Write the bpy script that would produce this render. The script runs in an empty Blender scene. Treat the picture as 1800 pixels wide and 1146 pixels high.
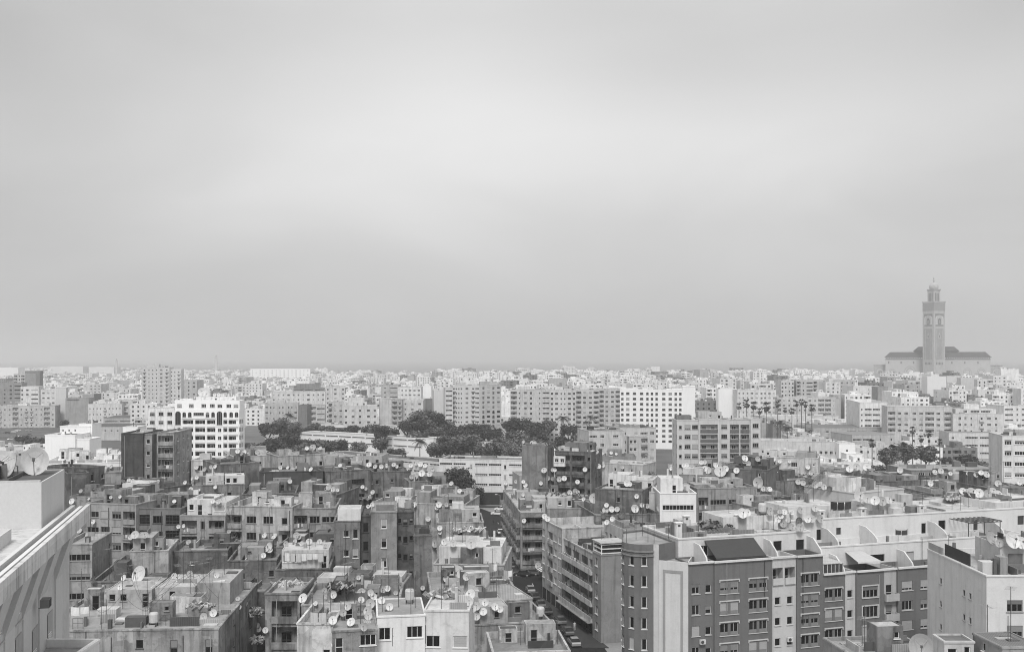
import bpy, bmesh, math, random
from mathutils import Vector, Matrix
from mathutils.bvhtree import BVHTree
R = math.radians
rnd = random.Random(11)
S = bpy.context.scene
COL = S.collection
# ------------------------------------------------------------------ camera, sky, sun, exposure
HC = 52.0                                   # height of the balcony the picture is taken from
FP, CX, HY = 1800.0, 900.0, 630.0           # focal length, centre column and horizon row of the photograph
cam = bpy.data.cameras.new('camera'); cam.lens = 36; cam.sensor_width = 36
cam.shift_y = 57/1800; cam.clip_end = 90000; cam.clip_start = 0.5
co = bpy.data.objects.new('camera', cam); COL.objects.link(co)
co.location = (0, 0, HC); co.rotation_euler = (R(90), 0, 0); S.camera = co
S.view_settings.view_transform = 'Standard'; S.view_settings.look = 'None'
S.view_settings.exposure = 0.0; S.view_settings.gamma = 1
SUN_EL, SUN_AZ = 50, 183                    # azimuth clockwise from +Y: behind the camera, to the right
sun = bpy.data.lights.new('sun', 'SUN'); sun.energy = 2.7; sun.angle = R(16); sun.color = (1, .99, .98)
so = bpy.data.objects.new('sun', sun); COL.objects.link(so)
so.rotation_euler = (R(90-SUN_EL), 0, R(180-SUN_AZ)); so.location = (40, -60, 200)
w = bpy.data.worlds.new('World'); S.world = w; w.use_nodes = True
nt = w.node_tree; N = nt.nodes; L = nt.links; N.clear()
def nd(t, **k):
    n = N.new(t)
    for a, b in k.items(): setattr(n, a, b)
    return n
def mth(op, a, b=None, c=None):
    n = N.new('ShaderNodeMath'); n.operation = op
    for i, v in enumerate((a, b, c)):
        if v is None: continue
        if isinstance(v, (int, float)): n.inputs[i].default_value = v
        else: L.new(v, n.inputs[i])
    return n.outputs[0]
out = nd('ShaderNodeOutputWorld'); bg = nd('ShaderNodeBackground')
sky = nd('ShaderNodeTexSky', sky_type='NISHITA', sun_disc=False, sun_elevation=R(SUN_EL), sun_rotation=R(SUN_AZ))
bw = nd('ShaderNodeRGBToBW'); L.new(sky.outputs[0], bw.inputs[0])
tc = nd('ShaderNodeTexCoord'); sp = nd('ShaderNodeSeparateXYZ'); L.new(tc.outputs['Generated'], sp.inputs[0])
rp = nd('ShaderNodeValToRGB'); e = rp.color_ramp.elements          # cloud layer brightness by elevation
SKYR = [(0.0, .44), (.03, .47), (.075, .51), (.13, .55), (.175, .625), (.215, .655), (.25, .65), (.31, .62), (.45, .72), (1.0, 1.0)]
e[0].position, e[1].position = SKYR[0][0], SKYR[-1][0]
for p, v in SKYR[1:-1]: e.new(p)
for i, (p, v) in enumerate(SKYR): e[i].position = p; e[i].color = (v, v, v, 1)
mp = nd('ShaderNodeMapping'); mp.inputs['Scale'].default_value = (1.5, 1.0, 3.6); L.new(tc.outputs['Generated'], mp.inputs[0])
nz = nd('ShaderNodeTexNoise'); nz.inputs['Scale'].default_value = 1.9; nz.inputs['Detail'].default_value = 4; nz.inputs['Roughness'].default_value = .45
nz.inputs['Distortion'].default_value = .5
L.new(mp.outputs[0], nz.inputs['Vector'])
zz = mth('ADD', sp.outputs[2], mth('MULTIPLY', mth('SUBTRACT', nz.outputs[0], .5), .07))
L.new(zz, rp.inputs[0])
cl = mth('MULTIPLY', rp.outputs[0], mth('ADD', .85, mth('MULTIPLY', nz.outputs[0], .35)))
def thin(cx, cz, sx, sz, amp):              # a thinner (brighter) or thicker (darker) place in the cloud deck, by direction
    a = mth('POWER', mth('ABSOLUTE', mth('DIVIDE', mth('SUBTRACT', sp.outputs[0], cx), sx)), 2.0); b = mth('POWER', mth('ABSOLUTE', mth('DIVIDE', mth('SUBTRACT', zz, cz), sz)), 2.0)
    return mth('MULTIPLY', mth('EXPONENT', mth('MULTIPLY', mth('ADD', a, b), -1)), amp)
for q in ((.0, .195, .27, .085, .135), (-.04, .30, .10, .08, .05), (.17, .265, .12, .04, -.05), (-.46, .26, .16, .09, -.15), (.46, .29, .16, .06, -.09), (-.5, .05, .2, .12, -.05), (.3, .2, .12, .05, .04)): cl = mth('ADD', cl, thin(*q))
front = mth('GREATER_THAN', sp.outputs[1], 0)
# overcast: the cloud deck veils most of the clear sky (clear-sky radiance is about ten times a display unit)
tot = mth('ADD', mth('MULTIPLY', cl, 9.6), mth('MULTIPLY', bw.outputs[0], .12))
L.new(tot, bg.inputs[0]); bg.inputs[1].default_value = .10
L.new(bg.outputs[0], out.inputs[0])
S.cycles.use_denoising = True; S.cycles.filter_width = 1.05; S.cycles.use_adaptive_sampling = False
S.cycles.max_bounces = 5; S.cycles.diffuse_bounces = 3; S.cycles.volume_bounces = 1
S.cycles.glossy_bounces = 2; S.cycles.transparent_max_bounces = 4

# ------------------------------------------------------------------ materials
MATS = {}
def mat(kind, v, dirt=.5):
    v = round(v, 2); dirt = round(dirt, 1); key = (kind, v, dirt)
    if key in MATS: return MATS[key]
    m = bpy.data.materials.new('%s_%03d_%d' % (kind, round(v*100), round(dirt*10))); m.use_nodes = True
    t = m.node_tree; n = t.nodes; l = t.links; p = n['Principled BSDF']
    def M(op, a, b=None):
        q = n.new('ShaderNodeMath'); q.operation = op
        for i, x in enumerate((a, b)):
            if x is None: continue
            if isinstance(x, (int, float)): q.inputs[i].default_value = x
            else: l.new(x, q.inputs[i])
        return q.outputs[0]
    def noise(scale, det=4, rough=.6, mul=(1, 1, 1), dis=0):
        q = n.new('ShaderNodeTexNoise'); q.inputs['Scale'].default_value = scale; q.inputs['Detail'].default_value = det
        q.inputs['Roughness'].default_value = rough; q.inputs['Distortion'].default_value = dis
        mm = n.new('ShaderNodeMapping'); mm.inputs['Scale'].default_value = mul
        l.new(geo.outputs['Position'], mm.inputs[0]); l.new(mm.outputs[0], q.inputs['Vector']); return q.outputs[0]
    def step(x, a, b):
        q = n.new('ShaderNodeMapRange'); q.inputs[1].default_value = a; q.inputs[2].default_value = b
        l.new(x, q.inputs[0]); return q.outputs[0]
    geo = n.new('ShaderNodeNewGeometry')
    p.inputs['Roughness'].default_value = .9; p.inputs['Specular IOR Level'].default_value = .2
    val = None
    if kind == 'plaster':
        b = step(noise(.22, 6, .65, dis=.6), .42, .72); s = step(noise(1.0, 4, .6, (1.3, 1.3, .09)), .5, .78); f = noise(5, 3, .6)
        g = step(noise(.9, 5, .7, dis=.3), .56, .68)
        vo = n.new('ShaderNodeTexVoronoi'); vo.inputs['Scale'].default_value = .55; vo.distance = 'CHEBYCHEV'; l.new(geo.outputs['Position'], vo.inputs['Vector'])
        pw = n.new('ShaderNodeRGBToBW'); l.new(vo.outputs['Color'], pw.inputs[0]); pa = step(pw.outputs[0], .62, .66); pb_ = step(pw.outputs[0], .36, .33)
        h2 = step(noise(2.2, 4, .7, (1, 1, .5)), .45, .7)
        f = M('ADD', M('ADD', f, M('MULTIPLY', pa, .6*dirt*dirt)), M('MULTIPLY', M('ADD', pb_, h2), -.6*dirt*dirt))
        val = M('MULTIPLY', M('MULTIPLY', M('SUBTRACT', 1, M('MULTIPLY', b, .42*dirt)), M('SUBTRACT', 1, M('MULTIPLY', s, .75*min(1, dirt)))),
                M('MULTIPLY', M('ADD', .9, M('MULTIPLY', f, .2)), M('SUBTRACT', 1, M('MULTIPLY', g, .32*dirt))))
    elif kind == 'roof':
        vo = n.new('ShaderNodeTexVoronoi'); vo.inputs['Scale'].default_value = .28; l.new(geo.outputs['Position'], vo.inputs['Vector'])
        wv = n.new('ShaderNodeRGBToBW'); l.new(vo.outputs['Color'], wv.inputs[0])
        b = step(noise(.35, 7, .7, dis=.8), .35, .7); f = noise(3, 5, .7)
        val = M('MULTIPLY', M('ADD', .85, M('MULTIPLY', wv.outputs[0], .3)), M('MULTIPLY', M('SUBTRACT', 1.1, M('MULTIPLY', b, .55*dirt)), M('ADD', .75, M('MULTIPLY', f, .5))))
    elif kind == 'ground':
        b = step(noise(.05, 6, .65), .35, .65); f = noise(1.5, 5, .7)
        val = M('MULTIPLY', M('ADD', .75, M('MULTIPLY', b, .5)), M('ADD', .75, M('MULTIPLY', f, .5)))
    elif kind == 'leaf':
        b = noise(.9, 4, .6); f = noise(7, 3, .6)
        val = M('MULTIPLY', M('ADD', .55, M('MULTIPLY', b, .9)), M('ADD', .6, M('MULTIPLY', f, .8)))
    elif kind == 'glass':
        p.inputs['Roughness'].default_value = .12; p.inputs['Specular IOR Level'].default_value = .16
        val = M('ADD', .7, M('MULTIPLY', noise(.8, 2), .6))
    elif kind == 'paint':
        p.inputs['Roughness'].default_value = .25; p.inputs['Specular IOR Level'].default_value = .5; p.inputs['Coat Weight'].default_value = .4
        val = M('ADD', .9, M('MULTIPLY', noise(1.5, 3), .2))
    elif kind == 'metal':
        p.inputs['Roughness'].default_value = .5; p.inputs['Specular IOR Level'].default_value = .4
        b = step(noise(2.5, 5, .7), .5, .8)
        val = M('MULTIPLY', M('SUBTRACT', 1, M('MULTIPLY', b, .35*dirt)), M('ADD', .9, M('MULTIPLY', noise(9, 2), .2)))
    elif kind == 'corr':                                            # corrugated sheet
        wa = n.new('ShaderNodeTexWave'); wa.inputs['Scale'].default_value = 1.3; wa.inputs['Distortion'].default_value = .3; l.new(geo.outputs['Position'], wa.inputs['Vector'])
        val = M('MULTIPLY', M('ADD', .75, M('MULTIPLY', wa.outputs['Fac'], .35)), M('SUBTRACT', 1.1, M('MULTIPLY', noise(.8, 5, .7), .5)))
    elif kind == 'cloth':
        val = M('ADD', .85, M('MULTIPLY', noise(2, 3), .3))
    elif kind == 'sea':
        p.inputs['Roughness'].default_value = .35; val = M('ADD', .8, M('MULTIPLY', noise(.004, 5, .6), .4))
    val = M('MULTIPLY', val, v) if val else None
    cb = n.new('ShaderNodeCombineColor')
    for i in range(3): l.new(val, cb.inputs[i])
    l.new(cb.outputs[0], p.inputs['Base Color'])
    MATS[key] = m; return m
def plas(v, d=.5): return mat('plaster', v, d)
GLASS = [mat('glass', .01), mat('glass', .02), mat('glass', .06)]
WHITE = mat('metal', .72, .3); DARKM = mat('metal', .06); GREYM = mat('metal', .28, .6)

# ------------------------------------------------------------------ mesh helpers
class MB:
    def __init__(s): s.v = []; s.f = []; s.m = []; s.mats = []; s.smooth = False
    def mi(s, m):
        if m not in s.mats: s.mats.append(m)
        return s.mats.index(m)
    def face(s, pts, m):
        i = len(s.v); s.v += [tuple(p) for p in pts]; s.f.append(tuple(range(i, i+len(pts)))); s.m.append(s.mi(m))
    def box(s, x0, x1, y0, y1, z0, z1, m, bottom=True, top=None):
        i = len(s.v); k = s.mi(m)
        s.v += [(x0,y0,z0),(x1,y0,z0),(x1,y1,z0),(x0,y1,z0),(x0,y0,z1),(x1,y0,z1),(x1,y1,z1),(x0,y1,z1)]
        fs = [(0,1,5,4),(1,2,6,5),(2,3,7,6),(3,0,4,7),(4,5,6,7)] + ([(3,2,1,0)] if bottom else [])
        for n_, q in enumerate(fs):
            s.f.append(tuple(i+j for j in q)); s.m.append(s.mi(top) if (top and n_ == 4) else k)
    def tube(s, a, b, r, m, n=6, r2=None):
        a = Vector(a); b = Vector(b); d = (b-a).normalized(); u = d.orthogonal().normalized(); w_ = d.cross(u); i = len(s.v); k = s.mi(m); r2 = r if r2 is None else r2
        for c, rr in ((a, r), (b, r2)):
            for j in range(n):
                t = 2*math.pi*j/n; s.v.append(tuple(c + rr*(math.cos(t)*u + math.sin(t)*w_)))
        for j in range(n):
            s.f.append((i+j, i+(j+1)%n, i+n+(j+1)%n, i+n+j)); s.m.append(k)
        s.f.append(tuple(i+n+j for j in range(n))); s.m.append(k)
        s.f.append(tuple(i+j for j in reversed(range(n)))); s.m.append(k)
    def lathe(s, prof, m, n=16, c=(0, 0)):
        i = len(s.v); k = s.mi(m)
        for r, z in prof:
            for j in range(n):
                t = 2*math.pi*j/n; s.v.append((c[0]+r*math.cos(t), c[1]+r*math.sin(t), z))
        for q in range(len(prof)-1):
            for j in range(n):
                s.f.append((i+q*n+j, i+q*n+(j+1)%n, i+(q+1)*n+(j+1)%n, i+(q+1)*n+j)); s.m.append(k)
        s.f.append(tuple(i+(len(prof)-1)*n+j for j in range(n))); s.m.append(k)
    def mesh(s, name):
        me = bpy.data.meshes.new(name); me.from_pydata(s.v, [], s.f)
        for m in s.mats: me.materials.append(m)
        me.polygons.foreach_set('material_index', s.m)
        if s.smooth: me.polygons.foreach_set('use_smooth', [True]*len(s.f))
        me.update(); return me
    def obj(s, name, parent=None, loc=None, rz=0):
        return put(name, s.mesh(name), parent, loc, rz)
def put(name, me, parent=None, loc=None, rz=0):
    o = bpy.data.objects.new(name, me); COL.objects.link(o)
    if parent: o.parent = parent
    if loc: o.location = loc
    if rz: o.rotation_euler = (0, 0, rz)
    return o
def empty(name, loc, rz=0):
    o = bpy.data.objects.new(name, None); COL.objects.link(o); o.location = loc; o.rotation_euler = (0, 0, rz); o.empty_display_size = .5; return o
def tag(o, label, cat, group=None, kind=None):
    o['label'] = label; o['category'] = cat
    if group: o['group'] = group
    if kind: o['kind'] = kind
    return o
def copytree(o, parent=None):
    c = o.copy(); COL.objects.link(c)
    if parent: c.parent = parent
    for ch in o.children: copytree(ch, c)
    return c
def D(py, z): return FP*(HC-z)/(py-HY)
def Wp(px, py, z):
    d = D(py, z); return ((px-CX)/FP*d, d)
def proj(x, y, z): return (CX + FP*x/y, HY + FP*(HC-z)/y)

# ------------------------------------------------------------------ windows
WM = {}
def window_mesh(kind, w_, h, var, lod, fm):
    w_ = round(w_, 1); h = round(h, 1); key = (kind, w_, h, var, lod, fm.name)
    if key in WM: return WM[key]
    fb = MB(); pb = MB(); sb = MB(); fw = .07 if lod == 0 else .1
    y0, y1 = .10, .19
    sill = kind not in 'dLD'
    if kind == 'hole':
        pb.face([(0,.2,0),(w_,.2,0),(w_,.2,h),(0,.2,h)], GLASS[0]); fb.box(-.08, w_+.08, -.08, .02, -.1, 0, fm)
    else:
        fb.box(0, fw, y0, y1, 0, h, fm); fb.box(w_-fw, w_, y0, y1, 0, h, fm); fb.box(fw, w_-fw, y0, y1, h-fw, h, fm); fb.box(fw, w_-fw, y0, y1, 0, fw, fm)
        n = max(1, round(w_/.75)) if lod < 2 else 1
        for k in range(1, n): fb.box(w_*k/n-fw*.4, w_*k/n+fw*.4, y0+.004, y1, fw, h-fw, fm)
        if kind in 'gG':
            for zz_ in (h*.33, h*.72): fb.box(fw, w_-fw, y0+.006, y1, zz_-fw*.4, zz_+fw*.4, fm)
        if kind == 'd' or kind == 'D': fb.box(fw, w_-fw, y0+.006, y1, h*.42, h*.42+fw, fm)
        if sill: fb.box(-.1, w_+.1, -.12, .1, -.09, -.004, fm)
        gm = GLASS[var % 3 if var % 3 < 2 or var > 5 else 0]
        pb.face([(fw*.5,.155,fw*.5),(w_-fw*.5,.155,fw*.5),(w_-fw*.5,.155,h-fw*.5),(fw*.5,.155,h-fw*.5)], gm)
        fr = (0, 0, .35, 1.0, .55, 0, 0, .8)[var % 8] if kind in 'wpsvSB' else (0, 0, 0, 0, .5, 0, 0, 0)[var % 8]
        if kind == 's': fr = 1 if var % 3 else .6
        if fr:
            z = h-fr*(h-2*fw)-fw; sm = mat('metal', (.22, .3, .16, .36)[var % 4], .4); ns = 6
            for k in range(ns):
                a = z+(h-fw-z)*k/ns; sb.box(fw, w_-fw, .07, .1+.0*k, a+.01, z+(h-fw-z)*(k+1)/ns, sm)
        if kind == 'B':                                            # pale moulding over and under
            fb.box(-.15, w_+.15, -.14, .0, h+.12, h+.27, fm); fb.box(-.15, -.02, -.13, .0, h-.12, h+.12, fm); fb.box(w_+.02, w_+.15, -.13, .0, h-.12, h+.12, fm)
        if kind == 'B': fb.box(w_*.43, w_*.57, -.012, .19, fw+.01, h-fw-.01, plas(.16, .4)); fb.box(fw, w_*.43, .05, .09, .03, h*.3, mat('metal', .2, .5)); fb.box(w_*.57, w_-fw, .05, .09, .03, h*.3, mat('metal', .2, .5))
        if kind == 'S':
            fb.box(-.16, 0, -.08, 0, -.004, h+.16, fm); fb.box(w_, w_+.16, -.08, 0, -.004, h+.16, fm); fb.box(0, w_, -.08, 0, h, h+.16, fm)
    if lod == 0:
        r = (fb.mesh('window'), pb.mesh('pane'), sb.mesh('shutter') if sb.f else None)
    else:
        for b in (pb, sb):
            o = len(fb.v); fb.v += b.v
            for f, m in zip(b.f, b.m): fb.f.append(tuple(o+j for j in f)); fb.m.append(fb.mi(b.mats[m]))
        r = (fb.mesh('window'), None, None)
    WM[key] = r; return r
# token: slot weight, width, height, sill
TOK = {'_': (2, 0, 0, 0), 'w': (3, 1.2, 1.35, .95), 'p': (3.4, 1.9, 1.35, .95), 'r': (4, 9, 1.05, 1.1), 't': (2, .6, .75, 1.4), 'h': (2.2, .9, 1.15, 1.0),
       'v': (2.3, .95, 1.65, .7), 's': (3, 1.6, 1.6, .8), 'd': (3.2, 1.1, 2.15, .02), 'L': (4.2, 9, 2.35, .02), 'S': (4.2, 2.7, 1.7, .7), 'B': (4, 2.9, 1.75, .75),
       'g': (3.6, 9, 1.75, .75), 'a': (2.6, 1.4, 2.0, .4), 'A': (2.6, 2.3, 5.3, .4), 'b': (5, 9, .75, 1.9), 'D': (2.4, .95, 2.05, .02), 'q': (2.2, 1.35, 1.5, .8)}
HITS_V = []; HITS_F = []; HITS_B = []
BLD = []; LAUN = []
EXEMPT = ('close white tower block', 'large dark apartment building', 'pale blank sided building', 'street flats with long balconies', 'light flats with dark rails', 'flats with slot windows, right edge')
class Bld:
    """A building: an Empty at the foot of its front corner, x along the front, y into the depth."""
    def __init__(s, name, label, short, a, b, h, cat='apartment block', fix=None):
        if fix: (s.x, s.y), s.ang, s.W = fix
        else:
            p = Vector(Wp(a[0], a[1], h)); q = Vector(Wp(b[0], b[1], h)); s.x, s.y = p; s.ang = math.atan2(q.y-p.y, q.x-p.x); s.W = (q-p).length
            if s.y > 420 and name in ('apartment_block', 'tower_block', 'pavilion') and abs(s.ang) > R(9):
                s.y = (p.y+q.y)/2; s.x = (a[0]-CX)/FP*s.y; s.ang = max(-R(9), min(R(9), s.ang)); k = (b[0]-CX)/FP; s.W = (k*s.y-s.x)/(math.cos(s.ang)-k*math.sin(s.ang))
        s.h = h; s.short = short; s.root = empty(name, (s.x, s.y, 0), s.ang); tag(s.root, label, cat); s.nwin = 0; s.spots = []
        s.c, s.s = math.cos(s.ang), math.sin(s.ang); s.lod = 0 if s.y < 265 else (1 if s.y < 860 else 2); s.foot = []; BLD.append(s); s.i = len(BLD)-1
    def w(s, u, v, z=0): return (s.x+u*s.c-v*s.s, s.y+u*s.s+v*s.c, z)
    def part(s, mb, name): return mb.obj(name, s.root) if mb.f else None
    def addwin(s, kind, p0, dirv, u, z, ww, hh, fm, dep=0):
        var = rnd.randrange(8); ang = math.atan2(dirv[1], dirv[0]); x = p0[0]+dirv[0]*u-dirv[1]*dep; y = p0[1]+dirv[1]*u+dirv[0]*dep
        me, pn, sh = window_mesh(kind, ww, hh, var, min(s.lod, 1), fm)
        s.nwin += 1
        nm = 'door' if kind in 'dD' else 'window'
        o = put(nm, me, s.root, (x, y, z), ang)
        if pn: put('pane', pn, o)
        if sh: put('shutter', sh, o)
        return o
    def facade(s, mb, p0, p1, z0, z1, spec, wm, sh, n, fm, par, zb, arch=False):
        W_ = math.hypot(p1[0]-p0[0], p1[1]-p0[1]); ux, uy = (p1[0]-p0[0])/W_, (p1[1]-p0[1])/W_
        def P(u, z, d=0): return (p0[0]+ux*u-uy*d, p0[1]+uy*u+ux*d, z)
        holes = []; todo = []
        if spec:
            tk = []
            for t in spec.split():
                k, _, mlt = t.partition('*'); tk.append((k, TOK[k][0]*float(mlt or 1)))
            tot_ = sum(t[1] for t in tk); sc = W_/tot_
            for r in range(n):
                fl = z1-par-sh*(r+1)
                if fl < z0-.2 or fl+sh < zb: break
                u = 0
                for k, wt in tk:
                    sl = wt*sc; uc = u+sl/2; u += sl
                    if k == '_': continue
                    _, ww, hh, sill = TOK[k]; hh = min(hh, sh-.45-sill) if k != 'L' else sh-.55
                    ww = min(ww, sl*(.93 if k == 'b' else .86)) if k in 'Lrgb' else min(ww, sl*.8)
                    ww = max(.4, round(ww, 1)); hh = round(hh, 1)
                    if s.lod == 2 and rnd.random() < .06: continue
                    u0 = uc-ww/2
                    if fl+sill+hh > z1-.15 or fl+sill < z0+.02: continue
                    holes.append((u0, u0+ww, fl+sill, fl+sill+hh, k))
        us = sorted({0, W_} | {round(x, 4) for h_ in holes for x in h_[:2]}); vs = sorted({z0, z1} | {round(x, 4) for h_ in holes for x in h_[2:4]})
        hs = [(round(a, 4), round(b, 4), round(c, 4), round(d, 4)) for a, b, c, d, k in holes]
        for j in range(len(vs)-1):
            run = None
            zc = (vs[j]+vs[j+1])/2
            for i in range(len(us)-1):
                uc = (us[i]+us[i+1])/2
                if any(a < uc < b and c < zc < d for a, b, c, d in hs):
                    if run is not None: mb.face([P(run, vs[j]), P(us[i], vs[j]), P(us[i], vs[j+1]), P(run, vs[j+1])], wm); run = None
                elif run is None: run = us[i]
            if run is not None: mb.face([P(run, vs[j]), P(W_, vs[j]), P(W_, vs[j+1]), P(run, vs[j+1])], wm)
        for a, b, c, d, k in holes:
            dep = 1.25 if k == 'L' else .2
            mb.face([P(a,c), P(b,c), P(b,c,dep), P(a,c,dep)], wm); mb.face([P(a,d,dep), P(b,d,dep), P(b,d), P(a,d)], wm)
            mb.face([P(a,c), P(a,c,dep), P(a,d,dep), P(a,d)], wm); mb.face([P(b,c,dep), P(b,c), P(b,d), P(b,d,dep)], wm)
            far = s.lod == 2 or s.nwin >= 98
            if k == 'L':
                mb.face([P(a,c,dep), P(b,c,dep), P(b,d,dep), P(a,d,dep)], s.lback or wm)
                bb = MB()
                for q in ([P(a,c,-.25), P(b,c,-.25), P(b,c+.95,-.25), P(a,c+.95,-.25)], [P(a,c+.95,-.25), P(b,c+.95,-.25), P(b,c+.95,-.1), P(a,c+.95,-.1)],
                          [P(b,c,-.1), P(a,c,-.1), P(a,c+.95,-.1), P(b,c+.95,-.1)], [P(a,c,0), P(b,c,0), P(b,c,-.25), P(a,c,-.25)],
                          [P(a,c,0), P(a,c,-.25), P(a,c+.95,-.25), P(a,c+.95,0)], [P(b,c,-.25), P(b,c,0), P(b,c+.95,0), P(b,c+.95,-.25)]):
                    (mb if far else bb).face(q, s.bal if s.bal else wm)
                if not far: s.part(bb, 'balcony')
                if s.lod == 0 and rnd.random() < .45: q_ = P(a+(b-a)*rnd.uniform(.1, .45), c+.97, -.27); LAUN.append((s.w(*q_), s.ang+math.atan2(uy, ux), min(2.2, (b-a)*.4), s.i))
                nd_ = max(1, int((b-a)/2.4))
                for q in range(nd_):
                    uu = a+(b-a)*(q+.5)/nd_-.7
                    if far: mb.face([P(uu,c+.05,dep-.03), P(uu+1.4,c+.05,dep-.03), P(uu+1.4,d-.3,dep-.03), P(uu,d-.3,dep-.03)], GLASS[0])
                    else: s.addwin('D', p0, (ux, uy), uu, c+.03, min(1.4, (b-a)*.7), min(2.0, d-c-.2), fm, dep-.2)
                continue
            if far:
                mb.face([P(a,c,dep), P(b,c,dep), P(b,d,dep), P(a,d,dep)], rnd.choice(GLASS) if rnd.random() < .9 else mat('metal', .4))
            else:
                s.addwin(k if k not in 'aA' else 'q', p0, (ux, uy), a, c, b-a, d-c, fm)
            if k in 'aA':                                          # spandrels turn the head of the opening into an arch
                r_ = (b-a)/2
                for sg in (0, 1):
                    pts = [(a if sg == 0 else b, d)]
                    for q in range(7):
                        t = math.pi/2*q/6; uu = (a+b)/2 + (-1 if sg == 0 else 1)*r_*math.cos(t); pts.append((uu, d-r_+r_*math.sin(t)))
                    if sg: pts = pts[::-1]
                    mb.face([P(u_, z_, .01) for u_, z_ in pts], wm)
            if k == 'd' and not far:
                bb = MB(); x0, x1 = a-.6, b+.6; m2 = s.bal or wm
                def bx(u0, u1, d0, d1, za, zb_):
                    bb.face([P(u0,za,d0),P(u1,za,d0),P(u1,zb_,d0),P(u0,zb_,d0)], m2); bb.face([P(u0,zb_,d0),P(u1,zb_,d0),P(u1,zb_,d1),P(u0,zb_,d1)], m2)
                    bb.face([P(u1,za,d0),P(u1,za,d1),P(u1,zb_,d1),P(u1,zb_,d0)], m2); bb.face([P(u0,za,d1),P(u0,za,d0),P(u0,zb_,d0),P(u0,zb_,d1)], m2)
                    bb.face([P(u1,za,d1),P(u0,za,d1),P(u0,zb_,d1),P(u1,zb_,d1)], m2); bb.face([P(u0,za,d1),P(u1,za,d1),P(u1,za,d0),P(u0,za,d0)], m2)
                bx(x0, x1, -.95, -.003, c-.16, c-.02); bx(x0, x1, -.95, -.85, c-.017, c+.9); bx(x0, x0+.1, -.847, -.003, c-.017, c+.9); bx(x1-.1, x1, -.847, -.003, c-.017, c+.9)
                s.part(bb, 'balcony')
    bal = None; lback = None
    def block(s, u0, u1, v0, v1, z0, z1, tone=.4, dirt=.5, front='', left='', right='', sh=3.0, n=20, par=.9, roof=None, fm=None, zb=None, clut=1, rk='roof', name='wall', lip=True, wm=None, rowtop=None):
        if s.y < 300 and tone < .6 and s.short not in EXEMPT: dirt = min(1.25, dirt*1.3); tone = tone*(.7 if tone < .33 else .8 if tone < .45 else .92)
        wm = wm or plas(tone, dirt); mb = MB(); fm = fm or WHITE
        if zb is None: zb = max(z0, HC-516/FP*max(s.y, 60)-3)
        c = [(u0,v0),(u1,v0),(u1,v1),(u0,v1)]; par_, par = par, (par if rowtop is None else rowtop)
        if s.y < 300 and s.short[:5] not in ('close', 'large', 'white', 'stree', 'pale ', 'tall ', 'dark ', 'bare ', 'sunke') and tone < .5:      # old quarter: odd small openings, varied frames
            q_ = ('_ t _ _', '_ _ h _ _', '_ h _ t _', 't _ _ _ h', '_ _ t', '_ v _ _ h')
            if name == 'wall' and z0 < 1: front = front or rnd.choice(q_); left = left or rnd.choice(q_); right = right or rnd.choice(q_)
            elif name == 'roof_hut' and not front: front = rnd.choice(('D _', '_ h', '_ D _ t', 't _', '_ D'))
            if fm is WHITE: fm = rnd.choice((WHITE, GREYM, DARKM, GREYM))
        s.facade(mb, c[0], c[1], z0, z1, front, wm, sh, n, fm, par, zb)
        s.facade(mb, c[1], c[2], z0, z1, right, wm, sh, n, fm, par, zb)
        s.facade(mb, c[3], c[0], z0, z1, left, wm, sh, n, fm, par, zb)
        par = par_
        mb.face([(u1,v1,z0),(u0,v1,z0),(u0,v1,z1),(u1,v1,z1)], wm)
        t = .22 if par > .3 else .12; zr = z1-par
        i = [(u0+t,v0+t),(u1-t,v0+t),(u1-t,v1-t),(u0+t,v1-t)]
        for k in range(4):
            a, b, ia, ib = c[k], c[(k+1)%4], i[k], i[(k+1)%4]
            mb.face([(*a,z1),(*b,z1),(*ib,z1),(*ia,z1)], wm); mb.face([(*ib,zr),(*ia,zr),(*ia,z1),(*ib,z1)], wm)
        if lip and s.lod < 2 and z0 < 1:                           # a thin projecting coping that catches the light
            q = .09
            for (xa, xb, ya, yb) in ((u0-q,u1+q,v0-q,v0-.003),(u1+.003,u1+q,v0-.003,v1),(u0-q,u0-.003,v0-.003,v1)):
                mb.box(xa, xb, ya, yb, z1-.22, z1-.03, wm)
        if s.y < 300 and name == 'wall' and z0 < 1 and tone < .5:
            for k in range(int((u1-u0)/4)):
                u = rnd.uniform(u0+.3, u1-.3); za = rnd.uniform(z0+(z1-z0)*.3, z1-3); mb.box(u, u+.09, v0-.12, v0-.02, za, z1-rnd.uniform(.2, 1), rnd.choice((DARKM, GREYM)))
        s.part(mb, name)
        rb = MB(); rt = roof if roof is not None else min(.5, tone*.85); rm = mat(rk, rt, .8)
        rb.face([(*p, zr) for p in i], rm)
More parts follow.
